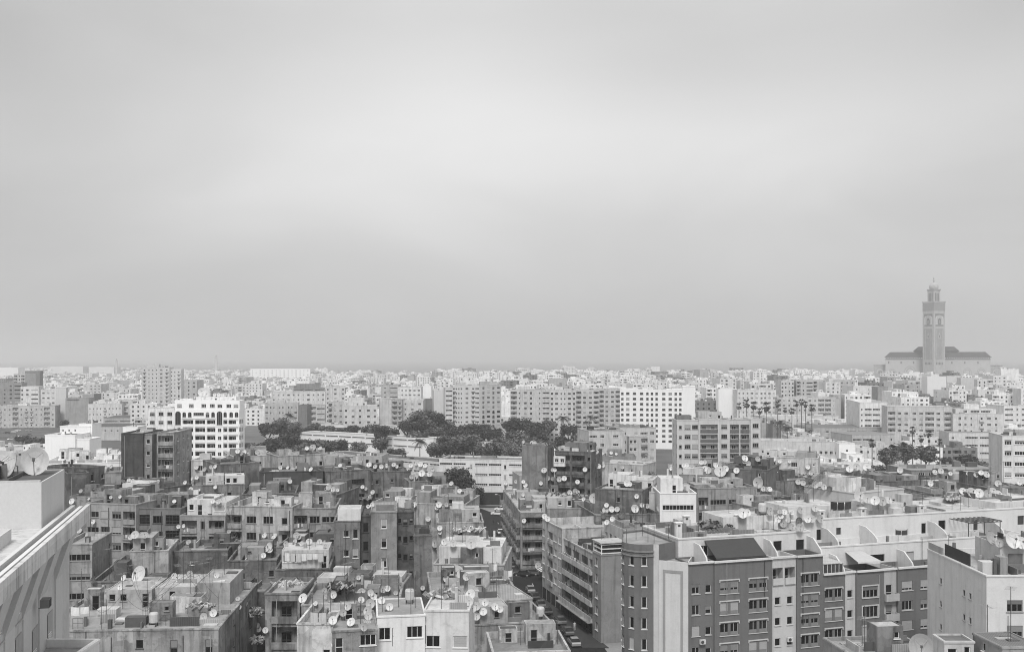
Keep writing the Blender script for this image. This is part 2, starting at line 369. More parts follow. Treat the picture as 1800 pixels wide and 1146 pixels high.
        if clut and s.lod < 2:
            A = (u1-u0)*(v1-v0); cn = int(min(46, A/(8 if s.y < 330 else 14)*clut)) if s.lod == 0 or s.y < 330 else int(min(26, A/14*clut))
            for k in range(cn):
                if s.y < 330 or rnd.random() < .6:
                    cu = rnd.uniform(u0+.8, max(u0+.9, u1-1.5)); cv = rnd.uniform(v0+.6, max(v0+.7, v1-1.2)); typ = rnd.random()
                    m2 = mat(rnd.choice(('roof', 'roof', 'corr', 'plaster')), min(.6, max(.05, rt*rnd.choice((.3, .5, .7, 1.2, 1.5, 1.9)))), .7)
                    if typ < .4: du, dv, dz = rnd.uniform(.5, 2.4), rnd.uniform(.4, 1.8), rnd.uniform(.04, .14)
                    elif typ < .62: du, dv, dz = rnd.uniform(2, 6), .16, rnd.uniform(.3, 1.1)
                    elif typ < .75: du, dv, dz = .16, rnd.uniform(2, 5), rnd.uniform(.3, 1.1)
                    elif typ < .84: du, dv, dz = rnd.uniform(.4, .9), rnd.uniform(.4, .9), rnd.uniform(.4, 1.2)
                    elif typ < .93 and name == 'wall' and A > 120: du, dv, dz = rnd.uniform(1.2, 3.0), rnd.uniform(1.0, 2.2), rnd.uniform(.9, 2.1)
                    else: du, dv, dz = .35, .35, rnd.uniform(1, 2.2)
                    du = min(du, u1-.4-cu); dv = min(dv, v1-.4-cv)
                    if du > .1 and dv > .1: rb.box(cu, cu+du, cv, cv+dv, zr, zr+dz+.003*k, m2, bottom=False)
        s.part(rb, 'roof')
        if s.y < 300 and z0 < 1 and name == 'wall' and s.short not in EXEMPT and s.short[:10] not in ('tall flats', 'tall crumb', 'bare front', 'dark slab ', 'white L-sh', 'white plas') and (u1-u0) > 4 and clut:
            for k in range(min(9, int((u1-u0)*(v1-v0)/38))):
                du, dv = rnd.uniform(1.6, 4.6), rnd.uniform(1.5, 3.4)
                if du > (u1-u0)*.5 or dv > (v1-v0)*.6: continue
                cu, cv = rnd.uniform(u0+.3, u1-.3-du), rnd.uniform(v0+(v1-v0)*.18, v1-.3-dv)
                s.hut(cu, cu+du, cv, cv+dv, zr, rnd.choice((1.2, 1.9, 2.3, 2.6, 2.9))+rnd.uniform(-.1, .1), min(.7, max(.1, tone*rnd.choice((.6, .9, 1.1, 1.4, 1.8)))), rnd.choice(('D _', '_ D', 'D', '_ t', '_ h _', '')), roof=rnd.choice((.1, .2, .3, .45)), dirt=1)
        b0 = len(HITS_V); pts = [s.w(*p) for p in c]; ip = [s.w(*p) for p in c]
        HITS_V.extend([(p[0],p[1],z0) for p in pts]+[(p[0],p[1],z1) for p in pts]+[(p[0],p[1],zr) for p in ip])
        for f in ((0,1,5,4),(1,2,6,5),(2,3,7,6),(3,0,4,7)): HITS_F.append([b0+j for j in f]); HITS_B.append((s.i, 'wall'))
        HITS_F.append([b0+8, b0+9, b0+10, b0+11]); HITS_B.append((s.i, 'roof'))
        if z0 < 1: s.foot.append([s.w(*p)[:2] for p in c])
        return s
    def hut(s, u0, u1, v0, v1, z, hh=2.5, tone=.5, front='', right='', left='', dirt=.6, roof=None):
        """stair head or wash house standing on the roof"""
        return s.block(u0, u1, v0, v1, z, z+hh, tone, dirt, front, left, right, sh=hh-.1, n=1, par=.1, roof=roof if roof is not None else tone*.8, clut=.6, name='roof_hut', lip=False, zb=z)
    def poly(s, wpts, z0, z1, specs, tone, dirt=.4, sh=3.0, rowtop=.6, fm=None, roof=.3, zb=0):
        """a wing on an irregular plan, its corners given on the ground, counter-clockwise"""
        P = [((x-s.x)*s.c+(y-s.y)*s.s, -(x-s.x)*s.s+(y-s.y)*s.c) for x, y in wpts]; mb = MB(); n = len(P)
        for i in range(n):
            sp_ = specs[i] if i < len(specs) else ''
            tn = tone; 
            if isinstance(sp_, tuple): sp_, tn = sp_
            s.facade(mb, P[i], P[(i+1)%n], z0, z1, sp_, plas(tn, dirt), sh, 20, fm or WHITE, rowtop, zb)
        s.part(mb, 'wall'); rb = MB(); rb.face([(*p, z1-.25) for p in P], mat('roof', roof, .8)); cx = sum(p[0] for p in P)/n; cy = sum(p[1] for p in P)/n
        s.part(rb, 'roof'); pb = MB(); m = plas(tone, dirt)
        for i in range(n):
            a, b = P[i], P[(i+1)%n]; k = .94
            ia = (cx+(a[0]-cx)*k, cy+(a[1]-cy)*k); ib = (cx+(b[0]-cx)*k, cy+(b[1]-cy)*k)
            k = .97; pb.face([(*a,z1),(*b,z1),(*ib,z1),(*ia,z1)], m); pb.face([(*ib,z1-.3),(*ia,z1-.3),(*ia,z1),(*ib,z1)], m)
        s.part(pb, 'parapet'); b0 = len(HITS_V); HITS_V.extend([s.w(*p, z1-.5) for p in P]); HITS_F.append(list(range(b0, b0+n))); HITS_B.append((s.i, 'roof')); s.foot.append([s.w(*p)[:2] for p in P])
def house(label, short, a, b, h, dep, tone=.4, name='apartment_block', cat='apartment block', huts=(), bal=None, **k):
    s = Bld(name, label, short, a, b, h, cat)
    s.bal = bal
    s.block(0, s.W, 0, dep, 0, h, tone, **k)
    zr = h-k.get('par', .9)
    for t in huts:
        u0, u1, v0, v1, hh, tn = t[:6]; s.hut(u0*s.W, u1*s.W, v0*dep, v1*dep, zr, hh, tn, *(t[6:]))
    return s
# ================================================================== buildings
AP = 'apartment block'
# ---- row of flats facing the camera on the left (about 196 m away)
house('grey flats with a run of glazed white windows and one open loggia per floor', 'flats with glazed window band', (152,883), (239,886), 24.6, 16, .42, front='r p p L', sh=2.95, huts=[(.1,.5,.45,.8,2.4,.4,'t _ D')])
house('darker grey flats with white glazed bay windows on the top floor', 'darker flats with glazed bays', (240,892), (317,893), 23.8, 15, .27, front='g p g*1.1', sh=2.95, huts=[(.25,.9,.4,.75,2.6,.3,'D w t')])
house('narrow flats with deep loggias and a white wash house on the roof terrace', 'flats under the white wash house', (317,905), (396,905), 22.6, 14, .44, front='L v L', sh=2.95, par=.5, huts=[(.05,.6,.2,.8,3.0,.66,'h D _'),(.66,.98,.1,.8,2.7,.6,'p')])
house('light grey flats with rounded cornice and balconies at both ends', 'light flats with end balconies', (398,888), (514,890), 24.2, 13, .5, front='L*.8 p p d', sh=3.1, dirt=.8, par=1.2)
house('stained flats beside the tall blind house, with one wide glazed gallery', 'stained flats with wide gallery', (515,893), (590,892), 23.8, 14, .38, front='L p r', sh=3.0, dirt=.9)
# ---- the tall block with the dark blind end wall
t = Bld('apartment_block', 'tall old flats with a dark blind end wall and deep black balcony recess', 'tall flats with dark blind wall', (213,761), (307,761), 33.0)
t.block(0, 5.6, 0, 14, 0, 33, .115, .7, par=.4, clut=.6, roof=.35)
t.block(5.6, 7.6, .8, 14, 0, 32.7, .36, .8, front='h', par=.5, sh=3.0, clut=0)
t.block(7.6, 9.2, 3.2, 14, 0, 32.5, .2, .9, par=.4, clut=0)
t.block(9.2, t.W, -.3, 14, 0, 33.2, .4, .8, front='L', right='_ h _ t _ h _', par=.4, sh=3.0, roof=.3)
# ---- second row, seen over the first
house('low terrace house with a dark wall, next to the near white tower', 'dark terrace house by the near tower', (118,832), (156,830), 27, 10, .2, dirt=.9)
house('weathered wall of a patched terrace house with sloping top', 'patched terrace house', (153,822), (184,818), 27.5, 12, .26, dirt=.9)
house('small grey house with one black window under the white terrace', 'small grey house with black window', (184,830), (213,829), 26.4, 12, .36, front='_ p _', dirt=.8, sh=4)
house('terrace house carrying a pale roof hut with a dark door', 'terrace with pale roof hut', (122,872), (245,873), 23.2, 13, .36, dirt=.9, huts=[(.62,1.0,.35,.8,3.1,.62,'D _ _'),(.22,.5,.2,.6,1.6,.5)])
house('dilapidated house with a tilted tin lean-to on its roof', 'house with tilted tin lean-to', (247,862), (338,850), 22.5, 16, .3, dirt=1, roof=.2, huts=[(.1,.4,.1,.5,2.3,.4,'D h'),(.5,.62,.3,.6,2.2,.15)])
house('small white house with dark square window below the park trees', 'small white house below trees', (336,808), (382,808), 25, 9, .7, front='_ p _ h', sh=3.2, par=.7)
house('grey house with small white top room, crowded by dishes', 'grey house with white top room', (338,853), (430,850), 24, 12, .34, dirt=.9, front='h _ h h _', huts=[(.25,.6,.2,.7,2.6,.58,'t _'),(.62,1.0,.1,.5,2.7,.62,'h h _')])
house('old house with brick grille balconies and a rough tiled roof', 'old house with grille balconies', (383,816), (456,812), 26.8, 13, .3, dirt=.9, front='_ r*1.4 _ _', sh=3.4)
house('flat roofed house above the old quarter with a pale parapet', 'flat roofed house with pale parapet', (410,802), (486,799), 25.5, 14, .5, roof=.42, front='t _ t _')
house('big blind slab of dark grey wall with a row of dishes along its top', 'dark slab wall', (456,829), (568,827), 25.4, 9, .13, dirt=.7, front='_ _ h _ _', sh=7, roof=.4)
house('pale rooftop house with sloping side wall behind the dark slab wall', 'pale house behind dark slab wall', (488,801), (572,797), 27.6, 10, .46, front='t _ h _ _ D', sh=3.0, roof=.36, dirt=.8)
house('low grey house in front of the dark slab wall with a door hut', 'low house before dark slab wall', (425,868), (520,866), 22.6, 14, .27, dirt=.9, huts=[(.1,.3,.3,.7,2.2,.34,'D'),(.42,.66,.35,.75,2.4,.3,'_ D _')])
house('grey terrace with a square ochre-grey hut between two stained houses', 'terrace with the square hut', (516,868), (590,870), 22.4, 15, .3, dirt=.9, huts=[(.05,.32,.2,.6,3.2,.42),(.7,.98,.2,.5,2.8,.4)])
house('old house with a torn white awning frame under its roofline', 'house with torn white awning', (571,828), (657,824), 25, 13, .27, dirt=1, front='_ t _ r _', sh=3.6, roof=.33)
house('rough grey house packed with dishes along the roof edge', 'rough house lined with dishes', (656,829), (722,827), 24.8, 12, .26, dirt=1, front='h _ t _ q', sh=3.2)
house('square stair tower of rough concrete topped by dishes', 'square stair tower', (719,846), (752,845), 24.4, 7, .34, dirt=.9, front='p', sh=3.2)
house('stepped grey house at the block corner above the dark street wall', 'stepped corner house', (750,858), (806,855), 23.0, 12, .38, dirt=.9, roof=.3, huts=[(.1,.9,.5,.95,2.8,.34)])
house('long terrace with a pale washed parapet and small lean-to rooms', 'long terrace with washed parapet', (655,882), (818,886), 21.6, 15, .46, dirt=.9, roof=.34, huts=[(.0,.2,.5,.9,2.2,.34,'h _'),(.4,.55,.4,.8,2.4,.38,'D'),(.72,.95,.2,.6,2.0,.36)])
# ---- the tall crumbling house in the middle
t = Bld('apartment_block', 'tall crumbling house with bare stained front and narrow light shafts', 'tall crumbling house', (587,915), (760,912), 25.0)
t.block(0, 4.3, 0, 13, 0, 25.0, .29, 1, front='_ h v', sh=3.25, par=.5, fm=WHITE)
t.block(4.3, 6.1, 1.5, 13, 0, 25.6, .16, .7, front='v', sh=3.1, par=.5, fm=DARKM)
t.block(6.1, 10.4, -.2, 13, 0, 26.4, .36, .6, front='_ v _', sh=3.25, par=.25, clut=.4)
t.block(10.4, 13.3, 2.5, 13, 0, 26.0, .17, 1, front='t h t', sh=3.0, par=.4, fm=DARKM)
t.block(13.3, t.W, 2.0, 13, 0, 22.0, .26, 1, front='_ _ _', right='_ t _ t', par=.5)
t.block(.6, 4.4, .05, 5, 25.0, 26.9, .62, .4, par=.2, name='roof_hut', lip=False, clut=.3)
# ---- terraces stepping down to the street (left of it)
house('stepped white roof terrace strewn with bleached boards, near the street bend', 'roof with bleached boards', (768,918), (850,917), 20.4, 12, .46, dirt=1, roof=.5, huts=[(.3,.95,.5,1.0,2.4,.5,'_ _ h'),(.35,.6,.72,1.0,3.3,.6)])
house('long white walled terrace house with one black door on the roof', 'white walled terrace house', (762,990), (886,992), 17.0, 17, .5, dirt=.7, roof=.33, huts=[(0.02,.93,.28,.85,3.0,.66,'_ _ _ D*.9 _ _ _'),(.1,.6,.86,1,1.2,.5)])
house('grey terrace with rusty clothes frames beside the street', 'terrace with rusty clothes frames', (757,1040), (906,1036), 16.2, 15, .38, dirt=.9, roof=.3)
house('house with a corrugated lean-to roof above the parked cars', 'house with corrugated lean-to', (838,1058), (936,1050), 16.6, 10, .48, dirt=.8, rk='corr', roof=.34, par=.12, clut=.3)
house('grey wash house with pale door on the corner terrace', 'grey wash house terrace', (822,1098), (968,1090), 14.6, 13, .42, dirt=.9, roof=.28, huts=[(.02,.5,.1,.75,3.0,.5,'_ D*1.2 _ t _')])
house('empty walled terrace at the bottom edge beside the street', 'empty walled terrace', (866,1146), (1002,1142), 14.2, 10, .5, dirt=.6, roof=.22, clut=.2)
# ---- bottom middle
house('white plastered roof house with one dark window, at the bottom', 'white plastered roof house', (663,1082), (747,1079), 21.0, 9, .7, dirt=.3, par=.15, roof=.3, front='q*1.1 _ p', sh=3.6, n=1, clut=.3)
house('whitewashed house with slatted shutters below a blank upper wall', 'house with slatted shutters', (746,1071), (824,1072), 21.4, 8, .62, dirt=.5, par=.3, front='p _ p', sh=5.2, n=1, roof=.5)
house('flaking rooftop hut with a black doorway at the bottom edge', 'flaking hut with black doorway', (584,1108), (664,1104), 20.0, 9, .42, dirt=1, par=.2, front='D _ p', sh=2.7, n=1, roof=.3)
house('blank flaking white wall house left of the black doorway', 'flaking white wall house', (522,1094), (585,1094), 20.4, 10, .6, dirt=1, par=.9, roof=.3, front='_ _ h', sh=4.4, n=1)
house('terrace full of clustered dishes behind the white plastered house', 'terrace full of dishes', (530,1062), (700,1060), 19.6, 13, .38, dirt=.9, roof=.26)
house('low junk covered terrace under the tall crumbling house', 'junk covered terrace', (545,1030), (705,1032), 18.6, 10, .36, dirt=1, roof=.3, huts=[(.02,.3,.3,.7,1.5,.55),(.36,.95,.5,.95,1.4,.6)])
house('old flats with two floors of wide dark open loggias', 'flats with dark open loggias', (466,1042), (527,1042), 20.2, 10, .34, dirt=.9, front='_*.3 L', sh=3.5, par=.6, roof=.3)
house('rough stone parapet house with a white hut and black opening', 'rough stone parapet house', (484,1000), (579,998), 19.4, 14, .24, dirt=1, roof=.3, huts=[(.06,.95,.3,.8,3.0,.58,'r*.9 _ _ D*.8')])
house('sunken roof littered with broken slabs left of the stone parapet', 'sunken littered roof', (416,1040), (466,1040), 15.5, 20, .2, dirt=1, roof=.2)
# ---- bottom left
house('terrace house with a row of wash house doors below the big dish', 'terrace with wash house doors', (60,1108), (384,1103), 17.0, 27, .42, dirt=.9, roof=.32, par=.5, right='_ _ t _ _ h _', front='_ _ _ _ _ _ h _ D _ D', huts=[(.5,.73,.5,.83,2.9,.5,'D*.8 _ q _ h _'),(.73,.93,.54,.9,3.2,.46,'D _ _'),(.2,.47,.5,.8,2.6,.46,'h h _ D')])
house('weathered open shed with dark lintel and hanging net', 'open shed with dark lintel', (322,980), (462,979), 17.4, 12, .2, dirt=.9, roof=.24, front='_ L*1.3 L _', sh=3.0, n=1, par=.6)
house('grey house with a boarded dark gallery by the near white tower', 'house with boarded dark gallery', (110,956), (162,955), 20.5, 12, .4, dirt=.7, front='_*.2 r*1.2', sh=3.3, par=.7, roof=.3)
house('sloping dark terrace roof behind the big dish', 'sloping dark terrace', (160,1022), (232,1020), 17.2, 22, .28, dirt=.9, roof=.15, clut=.5)
house('pale stained wall house with a small black door on its roof', 'pale stained wall house', (228,968), (296,966), 20.0, 11, .46, dirt=1, roof=.34, huts=[(.05,.55,.1,.7,2.8,.44,'_ D _')])
house('dull terrace beneath the light flats with end balconies', 'dull terrace under light flats', (300,968), (400,966), 19.0, 11, .27, dirt=1, roof=.22)
house('low roof full of round dishes below the light flats', 'low roof full of round dishes', (400,985), (486,983), 18.4, 12, .3, dirt=1, roof=.3, huts=[(.1,.8,.5,.9,2.0,.34)])
house('stained roof terrace below the stained flats', 'stained roof terrace', (486,960), (590,960), 19.6, 9, .34, dirt=1, roof=.4, huts=[(.55,1.0,.4,.95,2.4,.16)])
# ---- white group behind the near tower, top left
t = Bld('apartment_block', 'bright white blind walled building with stepped roof rooms', 'white blind walled building', (79,764), (132,764), 27.6)
t.block(0, t.W, 0, 12, 0, 27.6, .82, .12, par=.4, roof=.6, clut=.3); t.block(t.W, t.W+4.2, 1, 10, 0, 26.2, .8, .12, par=.5, roof=.7)
t.block(-.6, t.W-.2, 12.2, 19, 0, 29.6, .74, .2, front='t t t _ _', par=.3, sh=3); t.block(t.W-4, t.W+.4, 12.4, 20, 0, 30.4, .82, .1, par=.3)
house('bright white roof terrace with a round tank, left of the dark blind wall', 'white roof terrace', (70,815), (214,812), 25.4, 26, .8, dirt=.2, roof=.72, par=.6, huts=[(.55,.72,.6,.8,2.5,.78),(.62,.9,.3,.5,1.7,.8),(.74,.9,.75,.95,1.4,.76)])
# ---- left middle distance
house('long pale four storey block with balconies along the avenue', 'long pale avenue block', (-40,719), (97,709), 16.5, 14, .5, front='w w d w d w w L w d d w w L w', sh=3.9, par=.6, huts=[(.1,.2,.3,.7,2.4,.6),(.5,.62,.3,.7,2.2,.7),(.8,.9,.3,.7,2.4,.6)])
house('grey six storey block with small windows at the left edge', 'grey block at left edge', (-30,674), (38,673), 30, 16, .26, front='p w p w p r', sh=3.6, par=.7)
house('white block with large dark windows between two grey blocks', 'white block with large dark windows', (36,681), (68,678), 28, 14, .68, front='q*.8 p r', sh=3.8)
house('white block with a grid of square dark windows', 'white grid block', (72,685), (98,684), 27, 13, .66, front='p p p', sh=4, par=.6)
house('tall plain pale end wall beside the white grid block', 'plain pale end wall', (98,682), (116,681), 29.4, 6, .56, dirt=.2)
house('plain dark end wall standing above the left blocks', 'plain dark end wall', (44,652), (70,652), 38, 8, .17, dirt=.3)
house('small pale block with corner balconies beside the plain dark wall', 'pale block beside dark end wall', (24,657), (44,657), 36, 24, .5, front='L w L', sh=3.4)
house('small grey house with a large dark panel on its front', 'grey house with dark panel', (115,701), (156,698), 22, 18, .34, huts=[(.05,.6,-.05,-.01,.1,.3)], front='')
house('pale two storey corner building with a rounded row of windows', 'pale rounded corner building', (155,711), (214,709), 17.6, 18, .64, front='h h h h d h h h h', sh=4.4, par=.8, huts=[(.1,.9,.3,.9,2.6,.62,'h _ h _ t')])
house('pale house with balconies right of the rounded corner building', 'pale house with balconies', (214,706), (245,700), 20.2, 16, .58, front='L h L', sh=4.2)
house('long low building with dark pitched roof and small columns', 'long low dark roofed building', (112,750), (262,750), 8.6, 34, .5, rk='corr', roof=.11, par=.1, front='w w _ w w w _ w w w _ w w w w', sh=4.2, n=1, zb=0, clut=0)
house('low hall with dark flat roof behind the long dark roofed building', 'low dark hall', (182,737), (262,733), 9.0, 40, .4, rk='corr', roof=.13, par=.1, front='r r r', sh=4, n=1, zb=0, clut=0)
house('small bright white roof room in front of the dark roofed building', 'small white roof room', (216,750), (242,750), 24, 10, .8, dirt=.1, par=.2)
t = Bld('tower_block', 'tall pale tower block with rows of small dark windows', 'tall pale tower block', (249,646), (298,645), 45.2, cat='tower block')
t.block(0, t.W, 0, 18, 0, 45.2, .54, .3, front='d h h h p d', sh=3.05, par=.8); t.block(t.W, t.W+8.4, 2, 16, 0, 43.8, .6, .3, front='h h d', sh=3.05)
t.block(3, 12, 4, 12, 44.4, 47.6, .5, .3, par=.3, clut=0, name='roof_hut')
house('plain mid grey block just right of the tall tower block', 'grey block right of the tower', (318,668), (346,668), 33, 20, .44, front='d w p', sh=3.3)
# ---- white hotel-like building with arches
t = Bld('apartment_block', 'bright white building with arched openings and dark ribbon balconies', 'white arched building', (307,703), (421,703), 36.0)
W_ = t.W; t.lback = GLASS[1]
t.block(0, W_*.64, 0, 7.5, 32.2, 36, .86, .1, front='p _*.4 p _*.5 p p*.8', sh=3.0, n=1, par=.9, clut=.3, zb=31); t.block(W_*.64, W_, .1, 7.5, 32.2, 35.8, .86, .1, front='p _*.4 p p', sh=3.0, n=1, par=.8, clut=.3, zb=31)
for ua, ub, sp_, v_ in ((0, .11, 'A', -.3), (.64, .75, 'A', -.32)): t.block(W_*ua, W_*ub, v_, 7.5, 25.9, 32.2, .86, .1, front=sp_, sh=6.2, n=1, par=.05, clut=0, zb=24, fm=GREYM); t.block(W_*ua, W_*ub, v_+.15, 7.5, 0, 25.9, .84, .12, front='q', sh=3.05, n=4, par=.05, clut=0, zb=14)
t.block(W_*.11, W_*.64, -.45, 7.5, 28.9, 32.2, .86, .1, front='a*.7 a*.7 r a*.7 a*.7', sh=3.2, n=1, par=.05, clut=0, zb=28, fm=GREYM); t.block(W_*.75, W_, -.45, 7.5, 28.9, 32.2, .86, .1, front='a*.8 _*.3 a a', sh=3.2, n=1, par=.05, clut=0, zb=28, fm=GREYM)
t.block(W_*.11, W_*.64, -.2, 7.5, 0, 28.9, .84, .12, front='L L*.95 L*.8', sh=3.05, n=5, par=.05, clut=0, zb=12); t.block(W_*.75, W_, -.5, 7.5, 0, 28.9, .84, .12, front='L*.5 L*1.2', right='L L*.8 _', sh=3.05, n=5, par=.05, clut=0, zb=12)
t.hut(W_*.3, W_*.92, 2.5, 6.5, 35.1, 2.0, .82, '_ t _ D _ _ h'); t.hut(W_*.05, W_*.25, 2.5, 6.5, 35.1, 1.3, .8, 'h D')
house('pale lower wing joined to the left side of the white arched building', 'pale wing of the arched building', (260,716), (306,716), 33, 10, .76, front='p p p', sh=3.3, fm=GREYM)
# ---- middle distance centre left
house('pale three storey block with grouped narrow windows and dark side', 'pale block with grouped windows', (465,709), (524,708), 23.4, 18, .5, front='p v v _ v v _ v v p', sh=3.5, huts=[(.3,.6,.3,.7,2.4,.5)])
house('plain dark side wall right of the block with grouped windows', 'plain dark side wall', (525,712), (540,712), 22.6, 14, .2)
house('wide white block with three rows of windows and dark roof rooms', 'wide white block with dark roof rooms', (477,689), (572,687), 28.6, 18, .62, front='w w w p w w w p w w w', sh=3.4, huts=[(.4,.98,.25,.8,3.2,.24,'r r r'),(.45,.9,.4,.7,6,.25,'r r')])
house('narrow white house with black balcony openings beside the white school', 'narrow house with black balconies', (542,712), (572,710), 21.6, 14, .52, front='L r*1.2', sh=3.6)
house('pale six storey block with small square windows left of centre', 'pale block with square windows', (573,679), (606,678), 31, 16, .58, front='q _ p _ q', sh=3.4)
house('lower grey block with paired windows before the square windowed one', 'grey block with paired windows', (577,706), (604,705), 23.5, 14, .5, front='L*.6 p p', sh=3.6)
house('pale flats with long windows behind the park hedge', 'pale flats behind park hedge', (604,714), (663,713), 22.3, 16, .6, front='q p*1.2 q _*.5 p q', sh=3.7, huts=[(.0,.7,.4,.9,3,.56,'w _ w w'),(.1,.6,.5,.9,5.6,.6,'w w')])
house('plain pale end wall between the park flats and the big tree', 'pale end wall near big tree', (668,702), (690,700), 26, 18, .54)
house('narrow balconied house half hidden by the big park tree', 'balconied house by the big tree', (688,702), (707,702), 25.6, 15, .42, front='L d', sh=3.3)
house('pale house with roof rooms, left behind the big park tree', 'pale house behind the big tree', (707,703), (744,703), 25, 16, .6, front='w p p', sh=3.4)
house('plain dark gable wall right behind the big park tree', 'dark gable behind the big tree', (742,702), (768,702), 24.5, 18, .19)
house('grey block with flat balconies in the centre distance', 'grey block with flat balconies', (670,676), (700,676), 31, 20, .42, front='p r', sh=3.6)
house('white four storey block in the centre distance with a bright blank end', 'white block with bright end', (699,680), (740,680), 29.4, 18, .66, front='t w w p p p', sh=3.6); 
house('blank bright end wall in the centre distance', 'blank bright end wall', (740,678), (758,678), 29.6, 18, .78, dirt=.1)
house('plain stepped gable wall left of the central tall block', 'stepped gable', (763,690), (783,682), 31.5, 14, .6, dirt=.2)
house('white balconied strip joining the stepped gable to the central block', 'balconied strip by the gable', (783,682), (796,680), 34, 14, .66, front='r', sh=3.0)
t = Bld('apartment_block', 'tall pale central block with columns of small windows and dark arched bays', 'tall pale central block', (796,678), (881,676), 35.2)
t.block(0, t.W*.55, 0, 18, 0, 35.2, .6, .25, front='d*.6 h h h _ p _ d r', sh=3.0); t.block(t.W*.55, t.W, -.4, 17, 0, 35.6, .46, .3, front='_*.5 a p a p', right='_ h _ h', sh=3.0)
t.hut(3, 9, 6, 12, 34.2, 2.4, .5); t.hut(18, 24, 6, 12, 34.6, 2.6, .4)
KX = [(897,967,684,.55,'L*.8 h p q _ h r'),(967.3,1012,685,.6,'q p h h p q'),(1012.3,1053,684,.54,'L*.8 p p L*.8'),(1053.3,1090,683,.55,'L*.7 p p L*.7')]
for (x0, x1, y0, tn, sp_), lb in zip(KX, ('left end of the long pale terrace of flats, with rounded balconies', 'second section of the long flats, with two tall slot windows', 'third section of the long flats, with dark balcony columns at both sides', 'last grey section of the long flats, against the big white block')):
    house(lb, ('long flats, balcony end', 'long flats, slot window part', 'long flats, dark balcony part', 'long flats, grey part')[KX.index((x0, x1, y0, tn, sp_))], (x0,y0), (x1,y0), 34-.3*KX.index((x0, x1, y0, tn, sp_)), 16, tn, front=sp_, sh=3.0, huts=[(.2,.5,.3,.7,2.4,.6)])
house('big white slab block with rows of square dark windows', 'big white slab block', (1090,683), (1200,684), 34.4, 15, .82, dirt=.12, front='q p*.9 p p q q q _*.4 p*.9 p*.9 q q', right='_ d _ d', sh=3.05, par=1.2, fm=GREYM)
t = BLD[-1]; t.block(t.W, t.W+7, .5, 22, 0, 36, .8, .12, right='d L d', sh=3.05)
# ---- school buildings in the park
def school(label, short, a, b, h, dep, tone, front, **k): return house(label, short, a, b, h, dep, tone, name='school_building', cat='school', front=front, **k)
school('long white two storey school wing behind the first row of trees', 'rear white school wing', (527,743), (689,750), 9.8, 12, .8, 'b b b b b b b _ _', sh=4.4, par=.35, zb=0, roof=.28, dirt=.15, clut=.5)
school('long white school wing with thin dark window bands among trees', 'front white school wing', (527,759), (762,771), 9.8, 12, .8, 'b b b b b b b b b _ _', sh=3.4, par=.35, zb=0, roof=.34, dirt=.15, clut=.5)
school('long low school wing with a dark felt roof, nearest the old houses', 'dark roofed school wing', (572,795), (812,815), 9.5, 12, .62, 'b b b b b b b b b', sh=3.3, par=.3, zb=0, roof=.12, dirt=.4, clut=1.2)
school('grey school block of thin concrete bands beside the dark street wall', 'banded concrete school block', (772,806), (918,809), 15.6, 14, .7, 'b b _*.3 v b b v b', sh=3.6, par=.5, zb=2, roof=.2, dirt=.4, clut=.6)
house('low white flat roofed pavilion among the park trees', 'white park pavilion', (825,778), (870,779), 6, 12, .74, name='pavilion', cat='pavilion', front='r r', sh=4, par=.3, zb=0, clut=0)
house('white pavilion with shallow roof beside the palm trees', 'white pavilion by palms', (970,747), (1024,743), 8, 26, .74, name='pavilion', cat='pavilion', front='_ h p _', sh=4.5, par=.2, zb=0, roof=.5, clut=0)
house('pale angular hall with thin window slots behind the trees', 'pale angular hall', (1035,757), (1098,756), 20, 18, .54, name='hall', cat='hall', front='r*.8 p _ r*.6 _', sh=3.8, par=.5, roof=.17)
t = BLD[-1]; t.block(t.W, t.W+17, 6, 30, 0, 20.6, .52, .3, front='p _ p r p', sh=3.8, par=.5, roof=.2); t.block(t.W+3, t.W+12, 2.5, 6, 0, 17, .48, .4, front='q q _ L', sh=3.5, par=.5)
house('low flat roofed hut with pale roof in front of the angular hall', 'low flat hut by dark trees', (1050,813), (1130,817), 15, 14, .46, front='_ _ h D h _', sh=3.4, n=1, par=.2, roof=.42, dirt=.7)
house('low white sheds under the angular hall beside the light flats', 'low white sheds', (1166,752), (1196,748), 12, 24, .6, par=.3, front='_ _', clut=0)
# ---- light flats right of centre
t = Bld('apartment_block', 'light grey block of flats with dark balcony rails, right of centre', 'light flats with dark rails', (1190,738), (1337,738), 32.6)
W_ = t.W; t.bal = plas(.14, .4)
t.block(0, W_*.26, 0, 9.5, 0, 32.6, .54, .3, front='h p*.7 p*.7', left='q _ q', sh=3.05, par=.9, zb=12, fm=GREYM)
t.block(W_*.26, W_*.5, -.5, 9.5, 0, 33.0, .56, .3, front='L*1.2', sh=3.05, par=1.3, zb=12); t.block(W_*.5, W_*.63, 0, 9.5, 0, 32.7, .54, .3, front='p', sh=3.05, zb=12, fm=GREYM)
t.block(W_*.63, W_*.88, .6, 9.5, 0, 32.8, .5, .3, front='L L', sh=3.05, par=1.2, zb=12); t.block(W_*.88, W_, 0, 9.5, 0, 33, .54, .3, front='p', right='_ h', sh=3.05, zb=12, fm=GREYM)
t.hut(W_*.28, W_*.56, 3.5, 8.5, 31.8, 3.2, .46, '_ D t _ h'); t.hut(W_*.02, W_*.2, 4, 8.5, 31.8, 2.0, .2)
